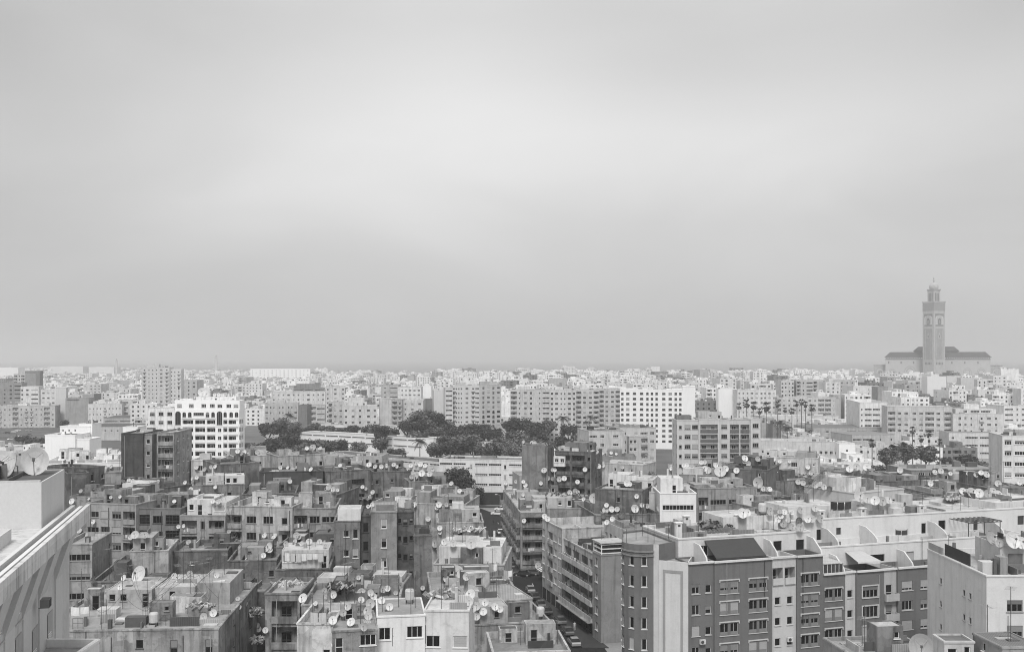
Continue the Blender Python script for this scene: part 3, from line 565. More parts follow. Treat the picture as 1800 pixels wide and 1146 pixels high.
# ---- right middle distance
house('bright blank white end wall left of the windowed flats', 'bright blank end wall', (1263,684), (1296,683), 31, 5, .8, dirt=.1, par=.3)
house('white flats with regular dark windows behind the tall palms', 'white flats behind palms', (1296,685), (1364,685), 30.8, 16, .66, front='w w w p p _*.4 q w p w', sh=3.2, huts=[(.6,.9,.3,.7,2.4,.6,'t t t')])
house('pale grey flats with irregular balconies behind the palm row', 'pale flats with irregular balconies', (1366,698), (1470,698), 26, 18, .52, front='L*.6 p w p w w p w L L w', sh=3.2, roof=.4)
house('white low terrace houses at the foot of the palm row', 'white terrace houses by palms', (1340,734), (1474,729), 15, 18, .62, front='w w _ w w _ _ w w w', sh=3.6, clut=1.5)
house('white block with long ribbon windows and a bright sloping parapet', 'white ribbon window block', (1511,706), (1560,708), 27, 46, .74, front='h r r p', sh=3.1, par=2.6)
house('pale grey block with big dark loggias, right of the ribbon windows', 'pale block with big loggias', (1560,713), (1674,715), 26, 16, .54, front='L p p _*.3 p p L*1.2 p _*.5 L', sh=3.1, par=2.4, n=4)
house('stepped pale block with roof terrace, right of the big loggias', 'stepped pale block', (1675,726), (1765,727), 22.6, 16, .6, front='_ q w h _ d p w _', sh=3.4, par=.8, huts=[(.1,.9,.3,.9,3,.62,'_ p r r _'),(.3,.6,.5,.9,5.5,.7)])
house('white balconied block at the right edge of the middle distance', 'white block at right edge', (1765,713), (1812,712), 24, 18, .68, front='r w r', sh=3.2)
house('long pale slab of flats with dark window bands, far right', 'long pale slab of flats', (1400,668), (1503,668), 33, 18, .46, front='L*.6 w r L*.6 w w r L*.6 w w w', sh=3.3)
house('narrow pale flats left of the long pale slab', 'narrow flats left of the slab', (1373,669), (1396,669), 32.5, 20, .54, front='q w w q', sh=3.4)
house('white stepped house with small dark windows below the minaret', 'white stepped house', (1500,679), (1545,678), 29, 20, .7, front='w _ w w', sh=3.6)
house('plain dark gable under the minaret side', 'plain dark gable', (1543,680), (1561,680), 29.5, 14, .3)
house('pale terrace rows right of the dark gable', 'pale rows right of the gable', (1562,684), (1612,683), 27, 18, .58, front='w w p w w p', sh=3.4, par=1)
house('pale end block with blank side just left of the minaret foot', 'end block left of the minaret foot', (1596,670), (1625,668), 31.4, 22, .56, front='p L*.6 _', sh=3.5)
house('white blank block directly in front of the minaret foot', 'white block before the minaret', (1630,662), (1663,661), 36.2, 9, .66, dirt=.1)
house('broad dark wall below the white blank block', 'broad dark wall', (1628,676), (1664,676), 28, 8, .24)
house('tall blank pale wall right of the minaret foot', 'tall blank pale wall', (1664,661), (1688,661), 35, 8, .58, dirt=.15)
house('second blank pale wall, with a narrow lit slot beside it', 'second blank pale wall', (1689,664), (1718,664), 33.6, 9, .52, dirt=.2)
house('pale balconied flats right of the blank walls', 'balconied flats right of blank walls', (1718,666), (1746,667), 32.8, 10, .6, front='d d L', sh=3.2)
house('white flats with a pyramid roofed neighbour at the far right', 'white flats far right', (1746,660), (1770,660), 35, 24, .66, front='w w p', sh=3.3)
# ---- long low roofs right
house('pale two storey building with groups of tall dark windows', 'pale building with grouped windows', (1336,772), (1475,777), 14, 16, .56, front='p q q q q _ q q q q _ q q q q', sh=5.4, par=1.3, zb=0, roof=.4)
house('bright white blind cube beside the grouped windows', 'white blind cube', (1475,779), (1503,779), 13.6, 14, .82, dirt=.1, front='_ h _', sh=4)
house('small white lean-to in front of the white cube', 'white lean-to', (1488,797), (1516,797), 10.4, 8, .8, dirt=.1)
house('low long roof with clerestory windows behind the palm garden', 'low roof with clerestory', (1430,752), (1572,751), 13, 30, .42, rk='corr', roof=.2, par=.15, front='p p p _ r r r _ r', sh=3.8, clut=0)
house('gabled pale hall with a tall end window in the palm garden', 'gabled pale hall', (1498,766), (1572,762), 12.6, 24, .46, rk='corr', roof=.28, par=.15, front='r r _ h _ v', sh=4.2, clut=0)
house('long flat roofed hall with pale fascia at the right', 'long hall with pale fascia', (1668,757), (1812,763), 13.4, 36, .6, rk='corr', roof=.26, par=.3, front='q _ r r r _ r', sh=4, clut=0)
house('low roofed pavilion behind the garden palms', 'pavilion behind garden palms', (1574,756), (1666,757), 11, 30, .4, rk='corr', roof=.22, par=.15, front='r r _ q _ q', sh=4, clut=0)
house('pale blank walled flats with slot windows at the right edge', 'flats with slot windows, right edge', (1762,765), (1840,766), 30.6, 14, .66, front='p r*.9 q r', left='_ _ _', sh=3.0, par=.6, zb=12, roof=.35)
house('long rusty tin roofed house with shuttered windows under it', 'rusty tin roofed house', (1600,826), (1762,825), 19.0, 16, .27, front='_ p p p s p p s _ p', sh=3.0, n=1, par=.12, rk='corr', roof=.34, dirt=.8, clut=.3, zb=10)

house('long bright white building on the left skyline', 'long bright skyline building', (440,649), (545,648), 32, 30, .8, dirt=.1, front='w w p w w p w w p w w p w w p', sh=4)
house('low pale hall on the far left skyline, left of the mast', 'low pale skyline hall', (92,644), (146,644), 34, 40, .6, dirt=.1)
house('second low pale hall on the left skyline beside the mast', 'second pale skyline hall', (156,645), (200,645), 33, 40, .62, dirt=.1)
house('bright low hall at the left end of the skyline', 'bright left skyline hall', (-10,646), (32,646), 33, 30, .72, dirt=.1)
# ================================================================== right hand side, near
# corner house at the street bend
t = Bld('apartment_block', 'corner flats with curved balconies facing the narrow street', 'corner flats with curved balconies', 0, 0, 14.4, fix=((2.1,250), R(6), 15))
t.block(0, 15, 0, 44, 0, 14.4, .4, .9, front='L*.9 L*.8 _', left='d d d d d d d d d', sh=3.0, par=.7, zb=0, roof=.42, clut=1.4)
for q in ((4,8.5,5,10,2.6,.46,'_ D _ h'),(8.6,13,2,7,2.4,.5,'D _ h'),(5,12,14,20,2.4,.5,''),(2,8,26,31,2.3,.44,'D _')): t.hut(q[0],q[1],q[2],q[3],13.7,q[4],q[5],q[6])
# street block
t = Bld('apartment_block', 'street flats with long pale balconies above the parked cars', 'street flats with long balconies', 0, 0, 17, fix=((6.6,223), math.atan2(-36,10.2), 37.4))
t.block(0, 13.5, 0, 15, 0, 17.2, .5, .9, front='q _ L p p', sh=2.95, par=1.5, zb=4, roof=.36, clut=.3); t.block(13.5, 33, .4, 15, 0, 15.2, .42, .9, front='L L L L', sh=2.95, par=.8, zb=2.5, roof=.25, clut=1.5)
t.block(33, 37.4, -.6, 4.5, 0, 16.2, .27, .6, front='q', sh=2.95, par=.3, zb=4, roof=.3, clut=0); t.block(33, 37.3, 4.5, 15, 0, 15.8, .24, .7, par=.5)
for k in range(4):
    b = MB(); z = 2.9+2.95*k; b.box(14.0, 32.9, -1.0, .39, z-.2, z, plas(.5, .6)); b.box(14.0, 32.9, -1.0, -.88, z+.003, z+.85, plas(.5, .7)); t.part(b, 'balcony')
b = MB()
for q in range(3): b.box(33.1, 37.3, -.5, 4.3, 16.3+q*.8, 16.42+q*.8, WHITE)
for x, y in ((33.2,-.4),(37.2,-.4),(37.2,4.2),(33.2,4.2)): b.box(x-.08, x+.08, y-.08, y+.08, 16.2, 18.2, WHITE)
b.box(32.9, 37.5, -.7, 4.5, 18.2, 18.36, plas(.45, .5)); b.box(33.6, 36.9, 0, 3.8, 16.21, 18.1, plas(.04, .3)); t.part(b, 'roof_lantern')
b = MB(); sm_ = plas(.035, .3)
for k in range(11): b.box(.4+k*3.05, 2.9+k*3.05, -.08, -.01, .15, 2.5, sm_)
t.part(b, 'shop_front'); b = MB(); b.box(13.8, 33, -1.6, -.09, 2.62, 2.74, plas(.3, .8)); t.part(b, 'canopy_slab')
t.hut(16, 36, 8.2, 14.6, 14.4, 4.3, .5, 'q q q q q q q q', roof=.2); t.hut(24, 27, 2.5, 5, 14.4, 2.6, .08)
# ---- brown building with round corner
BR = .155
t = Bld('apartment_block', 'large dark brown apartment building with pale mouldings, round corner and white penthouses', 'large dark apartment building', 0, 0, 24, fix=((24.45,141.9), R(17.8), 60)); t.lod = 0
bro = t
arc = [(18.6+2.95*math.cos(R(a)), 146.6+2.95*math.sin(R(a))) for a in (188, 206, 224, 242, 260, 278, 296)]
t.poly([(16.6,154.6),(15.75,147.0)]+arc+[(20.6,143.7),(23.3,146.3),(20.0,156.6)], 0, 25.9, [('h*.4 _*2.6 h', .5), '', 'v', '', 'v', '', 'v', '', ('_', .5)], BR, .4, sh=2.95, rowtop=.75, zb=8)
t.poly([(20.6,143.62),(24.43,141.92),(26.8,150),(22.7,155)], 0, 23.7, ['_'], .56, .2)
b = MB()
def LC(x, y): return ((x-t.x)*t.c+(y-t.y)*t.s, -(x-t.x)*t.s+(y-t.y)*t.c)
p0, p1 = Vector(LC(20.6,143.62)), Vector(LC(24.43,141.92)); ud = (p1-p0).normalized(); nn = Vector((ud.y, -ud.x))
def strip(f0, f1, z0, z1, m, o=.06):
    a = p0+(p1-p0)*f0; c = p0+(p1-p0)*f1; a2 = a+nn*o; c2 = c+nn*o
    b.face([(*a2,z0),(*c2,z0),(*c2,z1),(*a2,z1)], m); b.face([(*a,z0),(*a2,z0),(*a2,z1),(*a,z1)], m); b.face([(*c2,z0),(*c,z0),(*c,z1),(*c2,z1)], m); b.face([(*a2,z1),(*c2,z1),(*c,z1),(*a,z1)], m); b.face([(*a,z0),(*c,z0),(*c2,z0),(*a2,z0)], m)
gm = plas(.3, .2)
strip(.14, .22, 0, 22.5, gm); strip(.74, .82, 0, 22.5, gm); strip(.222, .738, 22.1, 22.48, gm); t.part(b, 'moulding')
for za in (24.2, 24.8):                                            # two bands round the corner drum
    b = MB(); A = [Vector(LC(*p)) for p in arc]; cc = Vector(LC(18.6,146.6))
    for i in range(6):
        a, c = A[i], A[i+1]; a2 = cc+(a-cc)*1.05; c2 = cc+(c-cc)*1.05
        b.face([(*a2,za),(*c2,za),(*c2,za+.2),(*a2,za+.2)], plas(.22, .3)); b.face([(*a2,za+.2),(*c2,za+.2),(*c,za+.2),(*a,za+.2)], plas(.22, .3)); b.face([(*a,za),(*c,za),(*c2,za),(*a2,za)], plas(.22, .3))
    t.part(b, 'moulding')
kw = dict(sh=2.93, zb=8, lip=False, clut=.4, fm=mat('metal', .5, .5))
t.block(0, 3.9, 0, 4, 0, 23.7, BR, .35, front='w h', par=.9, rowtop=2.4, **kw)
t.block(3.9, 13.1, -.3, 4, 0, 23.7, BR, .35, front='B B', par=.9, rowtop=2.4, **kw)
t.block(13.1, 17.1, -.1, 4, 0, 19.7, .5, .3, front='h h', par=.3, rowtop=.9, **kw); t.block(13.1, 17.1, -.1, 4, 19.702, 23.75, .5, .3, front='L L', par=.9, rowtop=1.1, **kw)
t.block(17.1, 21.45, -.35, 4, 0, 23.7, BR, .35, front='B', par=.9, rowtop=2.2, **kw)
t.block(21.45, 25.4, -.1, 4, 0, 20.8, BR, .4, front='B', par=.9, rowtop=1.8, **kw)
t.block(25.4, 27.2, 0, 4, 0, 20.85, .5, .3, front='h', par=.9, rowtop=1.9, **kw)
t.block(27.2, 32.0, -.3, 4, 0, 20.9, BR, .35, front='S', par=.9, rowtop=1.8, **kw)
t.block(32.0, 34.6, .25, 4, 0, 20.8, .42, .3, front='d', par=.9, rowtop=1.6, **kw)
t.block(34.6, 48, -.1, 4, 0, 20.9, BR, .35, front='p p p p', par=.9, rowtop=1.5, **kw)
cm = plas(.62, .3)
for u0, u1, v, z in ((-.1,3.88,-.28,23.5),(3.78,13.08,-.58,23.5),(13.1,17.08,-.38,23.5),(17.1,21.6,-.63,23.5),(21.62,25.38,-.38,20.6),(25.4,27.18,-.26,20.65),(27.2,31.98,-.58,20.7),(32,34.58,-.05,20.6),(34.6,48.2,-.38,20.7)): b = MB(); b.box(u0, u1, v, v+.26, z, z+.28, cm); t.part(b, 'cornice')
PW = .62
t.block(.5, 22.2, 4.004, 16, 0, 26.4, PW, .25, front='_ q _ _ _*.8 _*.8 q _*.5 q*.8 _*.2', par=.35, rowtop=.6, sh=2.95, zb=22.5, lip=True, clut=1.5, roof=.4, n=1)
t.block(22.2, 62, 4.006, 9, 0, 23.9, PW, .25, front='_ D _ r*.8 _ q _ q _ _ q _ _', par=.9, rowtop=1.0, sh=2.95, zb=19, clut=.4, n=1)
t.block(22.25, 78, 9.004, 21, 0, 27.2, PW, .25, front='_ D h _ _ _ _ D q _ D D*.7 _ q _ D _', par=.5, rowtop=.75, sh=2.95, zb=22.8, clut=1.5, roof=.42, n=1)
t.hut(24, 34, 12.5, 19.5, 26.7, 1.9, .6); t.hut(40, 46, 13, 19, 26.7, 1.6, .6); t.hut(10.5, 21.9, 9, 15.6, 26.05, 2.1, .6); t.hut(62, 74, 10, 20, 26.7, 1.3, .6)
for u, v in ((1.6,6.2),(5.6,11.5),(13.5,10),(36,10.2),(47,10),(28.2,9.9)): 
    b = MB(); b.box(u-.45, u+.45, v-.3, v+.3, 26, 28.2, plas(.6, .4)); b.box(u-.55, u+.55, v-.4, v+.4, 28.2, 28.34, plas(.7, .3)); b.box(u-.2, u+.2, v-.31, v-.3, 27.7, 28.0, DARKM); t.part(b, 'chimney')
for u, v0, v1, z in ((2.9,-.1,4,23.7),(14.3,0,4,23.7),(21.6,0,4,23.7),(25.5,0,4,20.8),(37.6,0,4,20.8),(27.5,4.2,9,23.9),(34.5,4.2,9,23.9),(47.5,4.2,9,23.9),(58.5,4.2,9,23.9)):
    b = MB(); m = plas(.62, .3); vv = [(v0+.25,z-.85),(v1,z-.85),(v1,z+2.0),(v1-1.6,z+1.9),(v0+1.3,z+1.1),(v0+.5,z+.5),(v0+.25,z-.2)]
    b.face([(u, v, z_) for v, z_ in vv], m); b.face([(u+.22, v, z_) for v, z_ in reversed(vv)], m)
    for i in range(len(vv)):
        (va, za), (vb, zb_) = vv[i], vv[(i+1)%len(vv)]; b.face([(u,va,za),(u+.22,va,za),(u+.22,vb,zb_),(u,vb,zb_)], m)
    t.part(b, 'divider_wall')
b = MB(); am = mat('cloth', .06)                                    # the two panel awning
for u0, u1 in ((4.6,8.5),(8.52,12.6)):
    b.face([(u0,.5,23.95),(u1,.5,23.95),(u1,3.95,25.9),(u0,3.95,25.9)], am); b.face([(u0,.5,23.7),(u1,.5,23.7),(u1,.5,23.95),(u0,.5,23.95)], am); b.face([(u1,.5,23.7),(u1,3.95,25.9),(u1,.5,23.95)], am); b.face([(u0,.5,23.9),(u0,3.95,25.85),(u1,3.95,25.85),(u1,.5,23.9)], am)
t.part(b, 'awning')
b = MB(); m = mat('metal', .5)                                      # glazed terrace room and tent canopy on the lower roof
for k in range(6): b.box(21.9+k*.66, 21.96+k*.66, .2, .26, 20.2, 22.1, WHITE)
b.face([(21.9,.23,20.25),(25.2,.23,20.25),(25.2,.23,22.0),(21.9,.23,22.0)], GLASS[2]); b.box(21.8, 25.3, .1, 3.9, 22.1, 22.2, mat('corr', .55)); t.part(b, 'terrace_room')
b = MB(); b.face([(28,.4,22.0),(32,.4,22.0),(31.2,3.9,22.9),(28.3,3.9,22.9)], mat('cloth', .45)); b.face([(28,.4,21.8),(32,.4,21.8),(32,.4,22.0),(28,.4,22.0)], mat('cloth', .6)); b.face([(32,.4,21.8),(32,3.9,22.5),(31.2,3.9,22.9),(32,.4,22.0)], mat('cloth', .6)); t.part(b, 'tent_canopy')
b = MB()
for k in range(9): b.box(51.6+k*.8, 51.72+k*.8, 4.5, 8.8, 26.0, 26.12, DARKM)
for k in range(3): b.box(51.6+k*3.1, 51.7+k*3.1, 4.5, 4.6, 23, 26, DARKM)
b.box(51.5, 58.2, 4.48, 4.6, 25.86, 25.99, DARKM); t.part(b, 'pergola')
b = MB(); b.box(6.2, 9.4, 6.2, 8.2, 26.05, 26.35, plas(.5, .4)); 
for k in range(4): b.face([(6.5+k*.72,6.3,26.4),(7.05+k*.72,6.3,26.4),(7.05+k*.72,7.9,26.75),(6.5+k*.72,7.9,26.75)], GLASS[2])
t.part(b, 'skylight')
# ---- pale building bottom right with blank side wall
t = Bld('apartment_block', 'pale building at the right edge with a huge blank side wall and tiny openings', 'pale blank sided building', 0, 0, 26, fix=((57,123), 0, 22)); bei = t
t.block(0, 22, 0, 17.5, 0, 26, .6, .35, front='p q _ p', left='_ _ t _ _ _ t t _ _', sh=3.05, par=.7, rowtop=2.3, zb=8, roof=.36, fm=GREYM)
t.hut(4.5, 20, 6, 13, 25.3, 3.2, .5, '_ D*1.4 _ q _ q', '', '', .4, .13)
b = MB(); b.box(.3, .42, 5.2, 12.6, 26.0, 27.5, mat('corr', .07)); b.box(.05, .2, 12.7, 17.3, 26.003, 26.9, plas(.36, .5)); t.part(b, 'parapet_screen')
b = MB(); b.box(1.0, 2.6, 3.2, 4.6, 25.3, 26.9, plas(.56, .4)); b.box(2.9, 3.8, 2.6, 4.2, 25.3, 27.6, plas(.3, .6)); t.part(b, 'roof_hut')
# ---- houses on the right between street flats and the rusty roof
house('old tower house with bare grey front and crumbling roof terrace', 'bare fronted tower house', (918,783), (963,783), 26.8, 11, .32, dirt=.7, par=.7, roof=.3)
t = BLD[-1]; t.block(t.W, t.W+1.9, 2.5, 11, 0, 26, .17, .9, front='', clut=0)
house('old dark flats with patched glazed loggias and a white enclosed balcony', 'old flats with patched loggias', (975,792), (1041,794), 25.4, 12, .22, dirt=.9, front='L*.8 L*.7 h*.6', sh=3.1, par=.6, roof=.34, huts=[(.15,.75,.4,.95,2.7,.24),(.0,.3,.3,.7,1.5,.5)])
t = BLD[-1]; t.block(0, 3.3, -1.1, -.004, 21.0, 23.9, .7, .4, front='w w*.8', sh=2.6, par=.1, clut=0, n=1, name='enclosed_balcony', zb=20, lip=False)
house('roof terrace with white hut and a dark stepped side wall', 'terrace with white hut and stepped wall', (1046,858), (1128,862), 22.6, 16, .26, dirt=.9, roof=.3, huts=[(.05,.5,.55,.9,3.3,.66,'D*.7 _ _'),(.5,.9,.6,.95,2.6,.6),(.1,.6,.1,.3,.9,.5)])
house('small house with sloping roof and white hut with dark door', 'small house with dark door', (1115,842), (1148,843), 24, 9, .6, dirt=.6, front='_ _ D', sh=2.6, n=1, par=.2)
house('low white vaulted wash house on the terrace left of the white house', 'white vaulted wash house', (1122,862), (1162,865), 21.6, 9, .64, dirt=.4, roof=.55, huts=[(.15,.8,.2,.7,1.6,.66)])
house('white house with a wide band of windows and a roof room', 'white house with window band', (1160,866), (1224,866), 22.4, 13, .76, dirt=.2, front='r', sh=4.0, par=.9, n=1, roof=.5, huts=[(.1,.72,.35,.8,3.6,.72,'_ _ D _')])
house('grey modern house with two wide dark windows and corner loggias', 'grey house with wide dark windows', (1226,858), (1331,856), 22.8, 14, .38, dirt=.5, front='L*.6 r r L*.6', sh=3.4, par=1.5, roof=.24, huts=[(.05,.5,.3,.7,1.8,.4),(.55,.95,.5,.8,2.6,.42,'_ h _')])
house('broad dark roof crowded with dishes before the light flats', 'broad dark dish roof', (1195,833), (1322,838), 22.0, 24, .4, dirt=.8, roof=.15, huts=[(.62,.95,.1,.35,2.6,.46,'_ h _'),(.02,.3,.1,.3,2.2,.6)])
house('sloped tar roof house in front of the light flats', 'tar roof house', (1262,822), (1350,826), 24.2, 15, .24, dirt=.8, roof=.12, rk='corr', par=.15)
house('cluttered white roof house with corrugated shed and small windows', 'cluttered white roof house', (1340,802), (1438,805), 21.5, 15, .56, dirt=.9, front='t t _ p _ t', sh=3, roof=.4, huts=[(.0,.6,.3,.8,2.4,.6,'h _ h _'),(.6,.95,.2,.7,2.2,.34)])
house('dark cluttered roof with striped awning and antennas', 'dark roof with striped awning', (1336,846), (1432,842), 20.4, 20, .3, dirt=1, roof=.22, huts=[(.02,.4,.5,.9,2.6,.4,'D _ h'),(.5,.8,.5,.8,2.4,.26),(.05,.3,.15,.4,1.4,.5)])
house('grey roof terrace fenced by railings beside the pale blind house', 'terrace fenced by railings', (1330,892), (1450,885), 19.6, 22, .36, dirt=.8, roof=.3, huts=[(.05,.2,.3,.6,2.6,.62,'_ t')], clut=.6)
house('dark shed roofs right of the striped awning', 'dark shed roofs', (1434,838), (1500,842), 20.8, 14, .27, dirt=1, roof=.2, huts=[(.3,.9,.3,.8,2.2,.3)])
house('pale house with large blind side wall and sloping roof room', 'pale blind sided house', (1502,866), (1589,858), 26.2, 13, .56, dirt=.25, front='_ _ p*.8', sh=3.8, par=.5, roof=.42, n=1, huts=[(.1,.45,.45,.9,2.7,.58,'_ h*.8 _'),(.5,.96,.5,.95,1.3,.5)], left='')
house('grey terrace house with a dark canvas screened loggia', 'terrace with canvas screened loggia', (1589,876), (1640,872), 23.0, 12, .34, dirt=.8, front='r', sh=3.4, par=1.4, n=1, roof=.24)
house('grey old house beside the canvas screened terrace with pale roof hut', 'old house with pale roof hut', (1642,868), (1716,866), 22.6, 14, .36, dirt=.9, roof=.3, front='h _ p _ D', sh=3.2, huts=[(.4,.9,.4,.8,2.6,.46,'_ _ h'),(.02,.3,.1,.5,1.8,.4)])
house('house with gabled tin roof at the right edge', 'gabled tin house at right edge', (1742,858), (1812,856), 22.8, 16, .3, dirt=.9, rk='corr', roof=.17, par=.15, front='h _ h _', sh=3)
house('terrace lined with a row of big dishes above the long white penthouse', 'terrace with row of big dishes', (1694,886), (1774,880), 24.0, 10, .56, dirt=.3, roof=.42)
house('tangle of dark lean-to roofs in front of the rusty tin house', 'tangle of dark lean-tos', (1548,846), (1634,842), 20.6, 12, .25, dirt=1, roof=.18, huts=[(.1,.5,.3,.7,2,.3),(.6,.9,.2,.6,1.8,.42)])
house('dark roofs under the rusty tin house crowded with dishes', 'dark roofs under rusty tin house', (1630,846), (1742,842), 19.6, 12, .3, dirt=1, roof=.24, huts=[(.55,.8,.3,.7,2.2,.5)])
house('grey street house behind the corner flats with railings and dishes', 'street house behind the corner', (962,893), (1052,893), 17.4, 14, .4, dirt=.9, roof=.36, huts=[(.02,.5,.3,.75,2.7,.5,'D _ h _ q'),(.55,.95,.3,.6,1.8,.34)])
house('rough grey roof with dark lean-to, right of the street house', 'rough roof with dark lean-to', (1048,905), (1160,902), 17.8, 20, .32, dirt=1, roof=.26, huts=[(.05,.35,.4,.7,2.2,.25),(.5,.9,.5,.8,1.8,.34)])
# ---- bottom right corner
house('low flat roof with a huge dish at the bottom right', 'flat roof with huge dish', (1500,1152), (1646,1146), 22.0, 7, .4, dirt=.7, roof=.3, par=.4, clut=1.6)
house('small white roof hut with two dark openings at the bottom right', 'white roof hut', (1660,1126), (1712,1126), 25.0, 2.6, .55, dirt=.4, front='D t', sh=2.6, n=1, par=.15, roof=.13, zb=20)
house('grey tiled roof hut in the bottom right corner', 'tiled roof hut in corner', (1762,1136), (1830,1134), 25.4, 5, .4, dirt=.6, rk='corr', roof=.2, par=.1, front='_ h _', sh=2.6, n=1, zb=20)
# ---- white tower close to the camera at the left edge
A0 = math.atan2(22, -5.5)
t = Bld('tower_block', 'close white tower block at the left edge with flared ledge brackets', 'close white tower block', 0, 0, 38.6, cat='tower block', fix=((-28,50), A0, 37)); tow = t; t.lod = 0
TW = .5; TD = .4
t.block(0, 36.2, 0, 14, 0, 38.5, TW, TD, front='', par=.02, clut=0, lip=False, roof=.3)
b = MB(); b.box(-.5, 37, -1.5, 14.2, 38.504, 39.25, plas(.56, .6)); b.box(-.5, 37, -1.5, -1.2, 39.252, 39.75, plas(.62, .5)); b.box(-.5, 37, -.9, -.62, 39.256, 39.6, plas(.66, .15)); b.box(-.5, 37, -.3, .0, 39.254, 39.7, plas(.6, .15)); t.part(b, 'roof_ledge')
for k in range(12):
    b = MB(); b.box(.4+k*3.05, .43+k*3.05, -1.508, -1.499, 38.53, 39.73, plas(.2, .3)); t.part(b, 'expansion_joint')
b = MB(); b.box(-.5, 36.9, -1.19, -.91, 39.256, 39.3, plas(.07, .2)); b.box(-.5, 36.9, -.61, -.31, 39.257, 39.3, plas(.07, .2)); t.part(b, 'gutter')
for uc in (9.4, 14.6, 19.7, 24.9, 31):
    b = MB(); wv = 1.3; m = plas(TW, .12)
    pr = [(-.002,22),(-.09,22),(-.09,34.9),(-1.25,38.5),(-.002,38.5)]
    for sgn, u in ((1, uc-wv), (-1, uc+wv)): b.face([(u, v, z) for v, z in (pr if sgn > 0 else pr[::-1])], m)
    for i in range(len(pr)-1): b.face([(uc-wv,*pr[i]),(uc+wv,*pr[i]),(uc+wv,*pr[i+1]),(uc-wv,*pr[i+1])][::-1], m)
    t.part(b, 'bracket')
for uc in (12, 17.15, 22.3, 27.6):
    for k in range(4):
        z = {12: 35.2, 17.15: 35.3, 22.3: 31.1, 27.6: 30.9}[uc]-3.4*k
        b = MB(); b.box(uc-1.0, uc+1.0, -.06, -.02, z, z+2.1, plas(.34, .2)); b.face([(uc-1.0,-.07,z+.05),(uc-.85,-.07,z+.05),(uc-.85,-.07,z+2.05),(uc-1.0,-.07,z+2.05)], DARKM)
        for q in range(4): b.box(uc-.9, uc+.2, -.12, -.07, z+.1+q*.16, z+.15+q*.16, WHITE)
        t.part(b, 'window'); b = MB(); b.box(uc-1.25, uc+1.25, -.1, -.01, z-.55, z-.45, plas(.42, .2)); t.part(b, 'moulding')
t.block(27.9, 37.4, .6, 12, 39.252, 42.7, .55, .12, par=.05, roof=.12, clut=.3, name='roof_room', lip=False); t.block(6, 22.4, 1.5, 12, 39.252, 40.15, .55, .12, par=.05, clut=0, name='roof_room', lip=False)
b = MB(); b.box(28, 28.25, .7, 11.9, 42.702, 42.85, plas(.5, .5)); b.box(29, 36, 3.0, 3.1, 42.702, 42.95, DARKM); t.part(b, 'roof_edge')
t = Bld('town_house', 'white L-shaped parapet of a lower roof at the bottom left', 'white L-shaped parapet', 0, 0, 31.4, cat='house', fix=((-36,66), 0, 5.6)); t.block(0, 5.6, 0, 9.4, 0, 31.4, .66, .2, par=.6, roof=.3, clut=0)
b = MB(); b.box(-.75, .75, -.5, .45, .0, .95, mat('metal', .16)); [b.box(-.7+k*.2, -.62+k*.2, -.53, -.5, .05, .9, DARKM) for k in range(7)]; 
for px_u, v, z, lb in ((15.9, -.45, 11.6, 'white air conditioner under the small windows of the large dark building'), (2.0, -.35, 12.4, 'grey air conditioner near the pale corner panel of the dark building'), (22.0, -.4, 8.9, 'small air conditioner low on the stepped part of the dark building')):
    a_ = empty('air_conditioner', bro.w(px_u, v, z), bro.ang); tag(a_, lb, 'air conditioner'); c_ = MB(); c_.box(-.42, .42, -.2, .16, 0, .62, mat('metal', .55)); c_.obj('casing', a_); c_ = MB(); c_.lathe([(.24, 0), (.24, .02)], DARKM, 12); g_ = c_.obj('fan_grille', a_, (-.1, -.205, .31)); g_.rotation_euler = (R(90), 0, 0)
ac = empty('air_conditioner', tow.w(22.3, -.72, 34.6), A0); ac.scale = (.62, .62, .62); tag(ac, 'grey air conditioner box hung on the close white tower block', 'air conditioner'); b.obj('casing', ac)
b = MB(); b.lathe([(.26, 0), (.26, .03)], DARKM, 14); o = b.obj('fan_grille', ac, (0, -.54, .48)); o.rotation_euler = (R(90), 0, 0)
b = MB(); b.box(-.45, -.4, -.3, .68, -.06, -.005, DARKM); b.box(.4, .45, -.3, .68, -.06, -.005, DARKM); b.obj('bracket', ac)

# ================================================================== mosque by the sea
MD = 1650.0
mx, my = Wp(1641.5, 700, HC-70*MD/FP)
ms = empty('mosque', (mx, MD, 0), -math.atan2(mx, MD)); tag(ms, 'great mosque by the sea with tall square minaret and green tiled roofs', 'mosque')
def mz(py): return HC-(py-HY)*MD/FP
st = plas(.42, .4); st2 = plas(.26, .3); tile = mat('roof', .07, .3)
def part(mb, name, parent=ms, **k): return mb.obj(name, parent, **k)
sd = 23.6; hs = sd/2
b = MB(); b.box(-hs, hs, -hs, hs, 0, mz(547), st); b.box(-hs-.15, hs+.15, -hs-.15, hs+.15, mz(547), mz(533), st2); b.box(-hs-.4, hs+.4, -hs-.4, hs+.4, mz(533), mz(531.5), st)
for i in range(9):
    x = -hs+i*sd/8
    for sx, sy in ((x, -hs), (x, hs), (-hs, x), (hs, x)): b.box(sx-.7, sx+.7, sy-.7, sy+.7, mz(531.5), mz(530.2), st)
mn = part(b, 'minaret', rz=R(45)); 
b = MB(); q = 6.7; b.box(-q, q, -q, q, mz(531.4), mz(511), st); b.box(-q-.8, q+.8, -q-.8, q+.8, mz(511), mz(508.6), st2); part(b, 'lantern', mn)
b = MB(); b.smooth = True; b.lathe([(6.2, mz(508.6)), (7.2, mz(505.5)), (7.0, mz(502.6)), (5.6, mz(500)), (3.4, mz(498.2)), (.4, mz(497.2))], st, 20); part(b, 'dome', mn)
b = MB(); b.smooth = True
